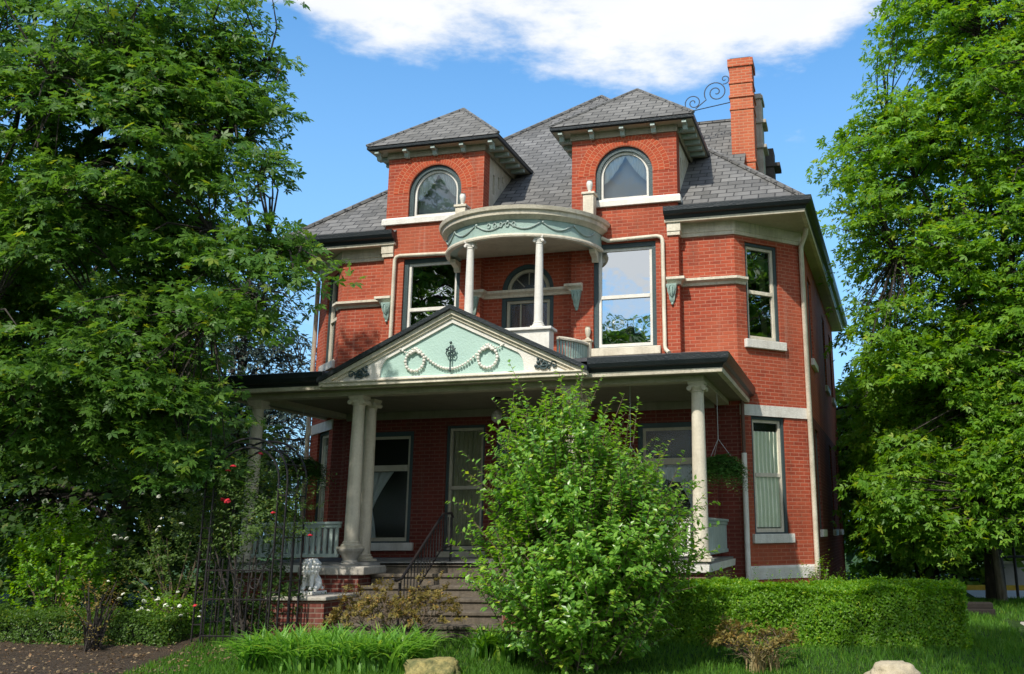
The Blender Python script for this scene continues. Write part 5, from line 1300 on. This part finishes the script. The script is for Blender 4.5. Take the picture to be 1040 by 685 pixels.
# lawn
rng = np.random.default_rng(121)
def blade_field(n, x0, x1, y0, y1, keep, h, w):
    X = rng.uniform(x0, x1, n); Y = rng.uniform(y0, y1, n); m = np.array([keep(a, b) for a, b in zip(X, Y)]); X, Y = X[m], Y[m]
    Zg = np.array([gz(a, b) for a, b in zip(X, Y)]); hh = h*rng.uniform(.5, 1.3, len(X))*(1+.35*np.array([noise.noise(Vector((a*.9, b*.9, 3))) for a, b in zip(X, Y)]))
    P = np.stack([X, Y, Zg-.005], 1); T = unit(np.stack([rng.normal(0, .35, len(X)), rng.normal(0, .35, len(X)), np.ones(len(X))], 1)); Nn = unit(rng.normal(size=(len(X), 3))*np.array([1, 1, .1]))
    return P, Nn, T, hh
BL = [[(0, w_, 0), (.5, w_*.8, .05), (1, 0, .22), (0, -w_, 0)] for w_ in (.075,)]
def lawn_keep(x, y):
    if y < -4.6 and x < -1.9-.35*(y+8.5): return False
    if -1.4 < x < 1.4 and y > -4.65: return False
    return True
P, Nn, T, hh = blade_field(115000, -9, 11, -8.2, -3.2, lawn_keep, .075, .006)
P2, N2, T2, h2 = blade_field(30000, 7.0, 15, -3.2, 6.4, lambda x, y: not (x > 8.6 and -2.0 < y < .9 ), .10, .01)
lg = leaves('lawn_grass', np.vstack([P, P2]), np.vstack([Nn, N2]), np.vstack([T, T2]), np.concatenate([hh, h2]), BL, M['grass']); lg['kind'] = 'stuff'
# rocks
def rock(label, x, y, rx, ry, rz_, mat, seed):
    bm = bmesh.new(); bmesh.ops.create_icosphere(bm, subdivisions=4, radius=1)
    for v in bm.verts:
        n_ = noise.noise(v.co*1.3+Vector((seed, 0, 0)))*.32+noise.noise(v.co*3.1+Vector((0, seed, 0)))*.17+noise.noise(v.co*7+Vector((seed, 0, 0)))*.07+noise.noise(v.co*17)*.03
        v.co *= 1+n_; v.co.z = v.co.z if v.co.z < .75 else .75+(v.co.z-.75)*.3
        v.co = Vector((v.co.x*rx, v.co.y*ry, v.co.z*rz_))
    me = bpy.data.meshes.new('rock'); bm.to_mesh(me); bm.free(); me.materials.append(M[mat])
    for p in me.polygons: p.use_smooth = True
    o = bpy.data.objects.new('rock', me); COL.objects.link(o); o.location = (x, y, gz(x, y)+.03); return tag(o, label, 'rock')
rock('yellow mossy boulder at the bottom centre before the twiggy shrub', 1.42, -6.95, .36, .28, .20, 'rock_yellow', 3)
rock('tan boulder on the lawn at the bottom right', 6.55, -6.45, .27, .22, .20, 'rock_tan', 8)
# right distance
tm = thing('landscape_timber', 'dark squared timber lying at the edge of the lawn by the right trees', 'timber', (8.3, 1.5, 0))
mb = MB(); mb.box(7.6, 8.62, 1.32, 1.56, -.02, .17); mb.box(7.7, 8.55, 1.6, 1.84, -.02, .16); mb.box(7.65, 8.6, 1.42, 1.7, .165, .27); mb.build('beam', M['timber'], tm, bevel=.02)
lp = thing('sign_post', 'thin dark post with a crossbar by the road at the right edge', 'post', (9.75, 6.4, 0))
mb = MB(); mb.tube([(9.75, 6.4, 0), (9.75, 6.4, 1.45)], .035, 8); mb.build('post', M['iron'], lp, smooth=60)
mb = MB(); mb.tube([(9.5, 6.4, .95), (11.2, 6.2, .95)], .025, 6); mb.build('crossbar', M['iron'], lp, smooth=60)
fw = thing('low_wall', 'pale low concrete wall beyond the road at the far right', 'wall', (14, 12, 0))
mb = MB(); mb.box(10.2, 30, 12.0, 12.25, 0, .6); mb.build('wall_body', M['pale_wall'], fw)
mb = MB(); mb.box(10.15, 30, 11.95, 12.3, .6, .68); mb.build('coping', M['stone'], fw)
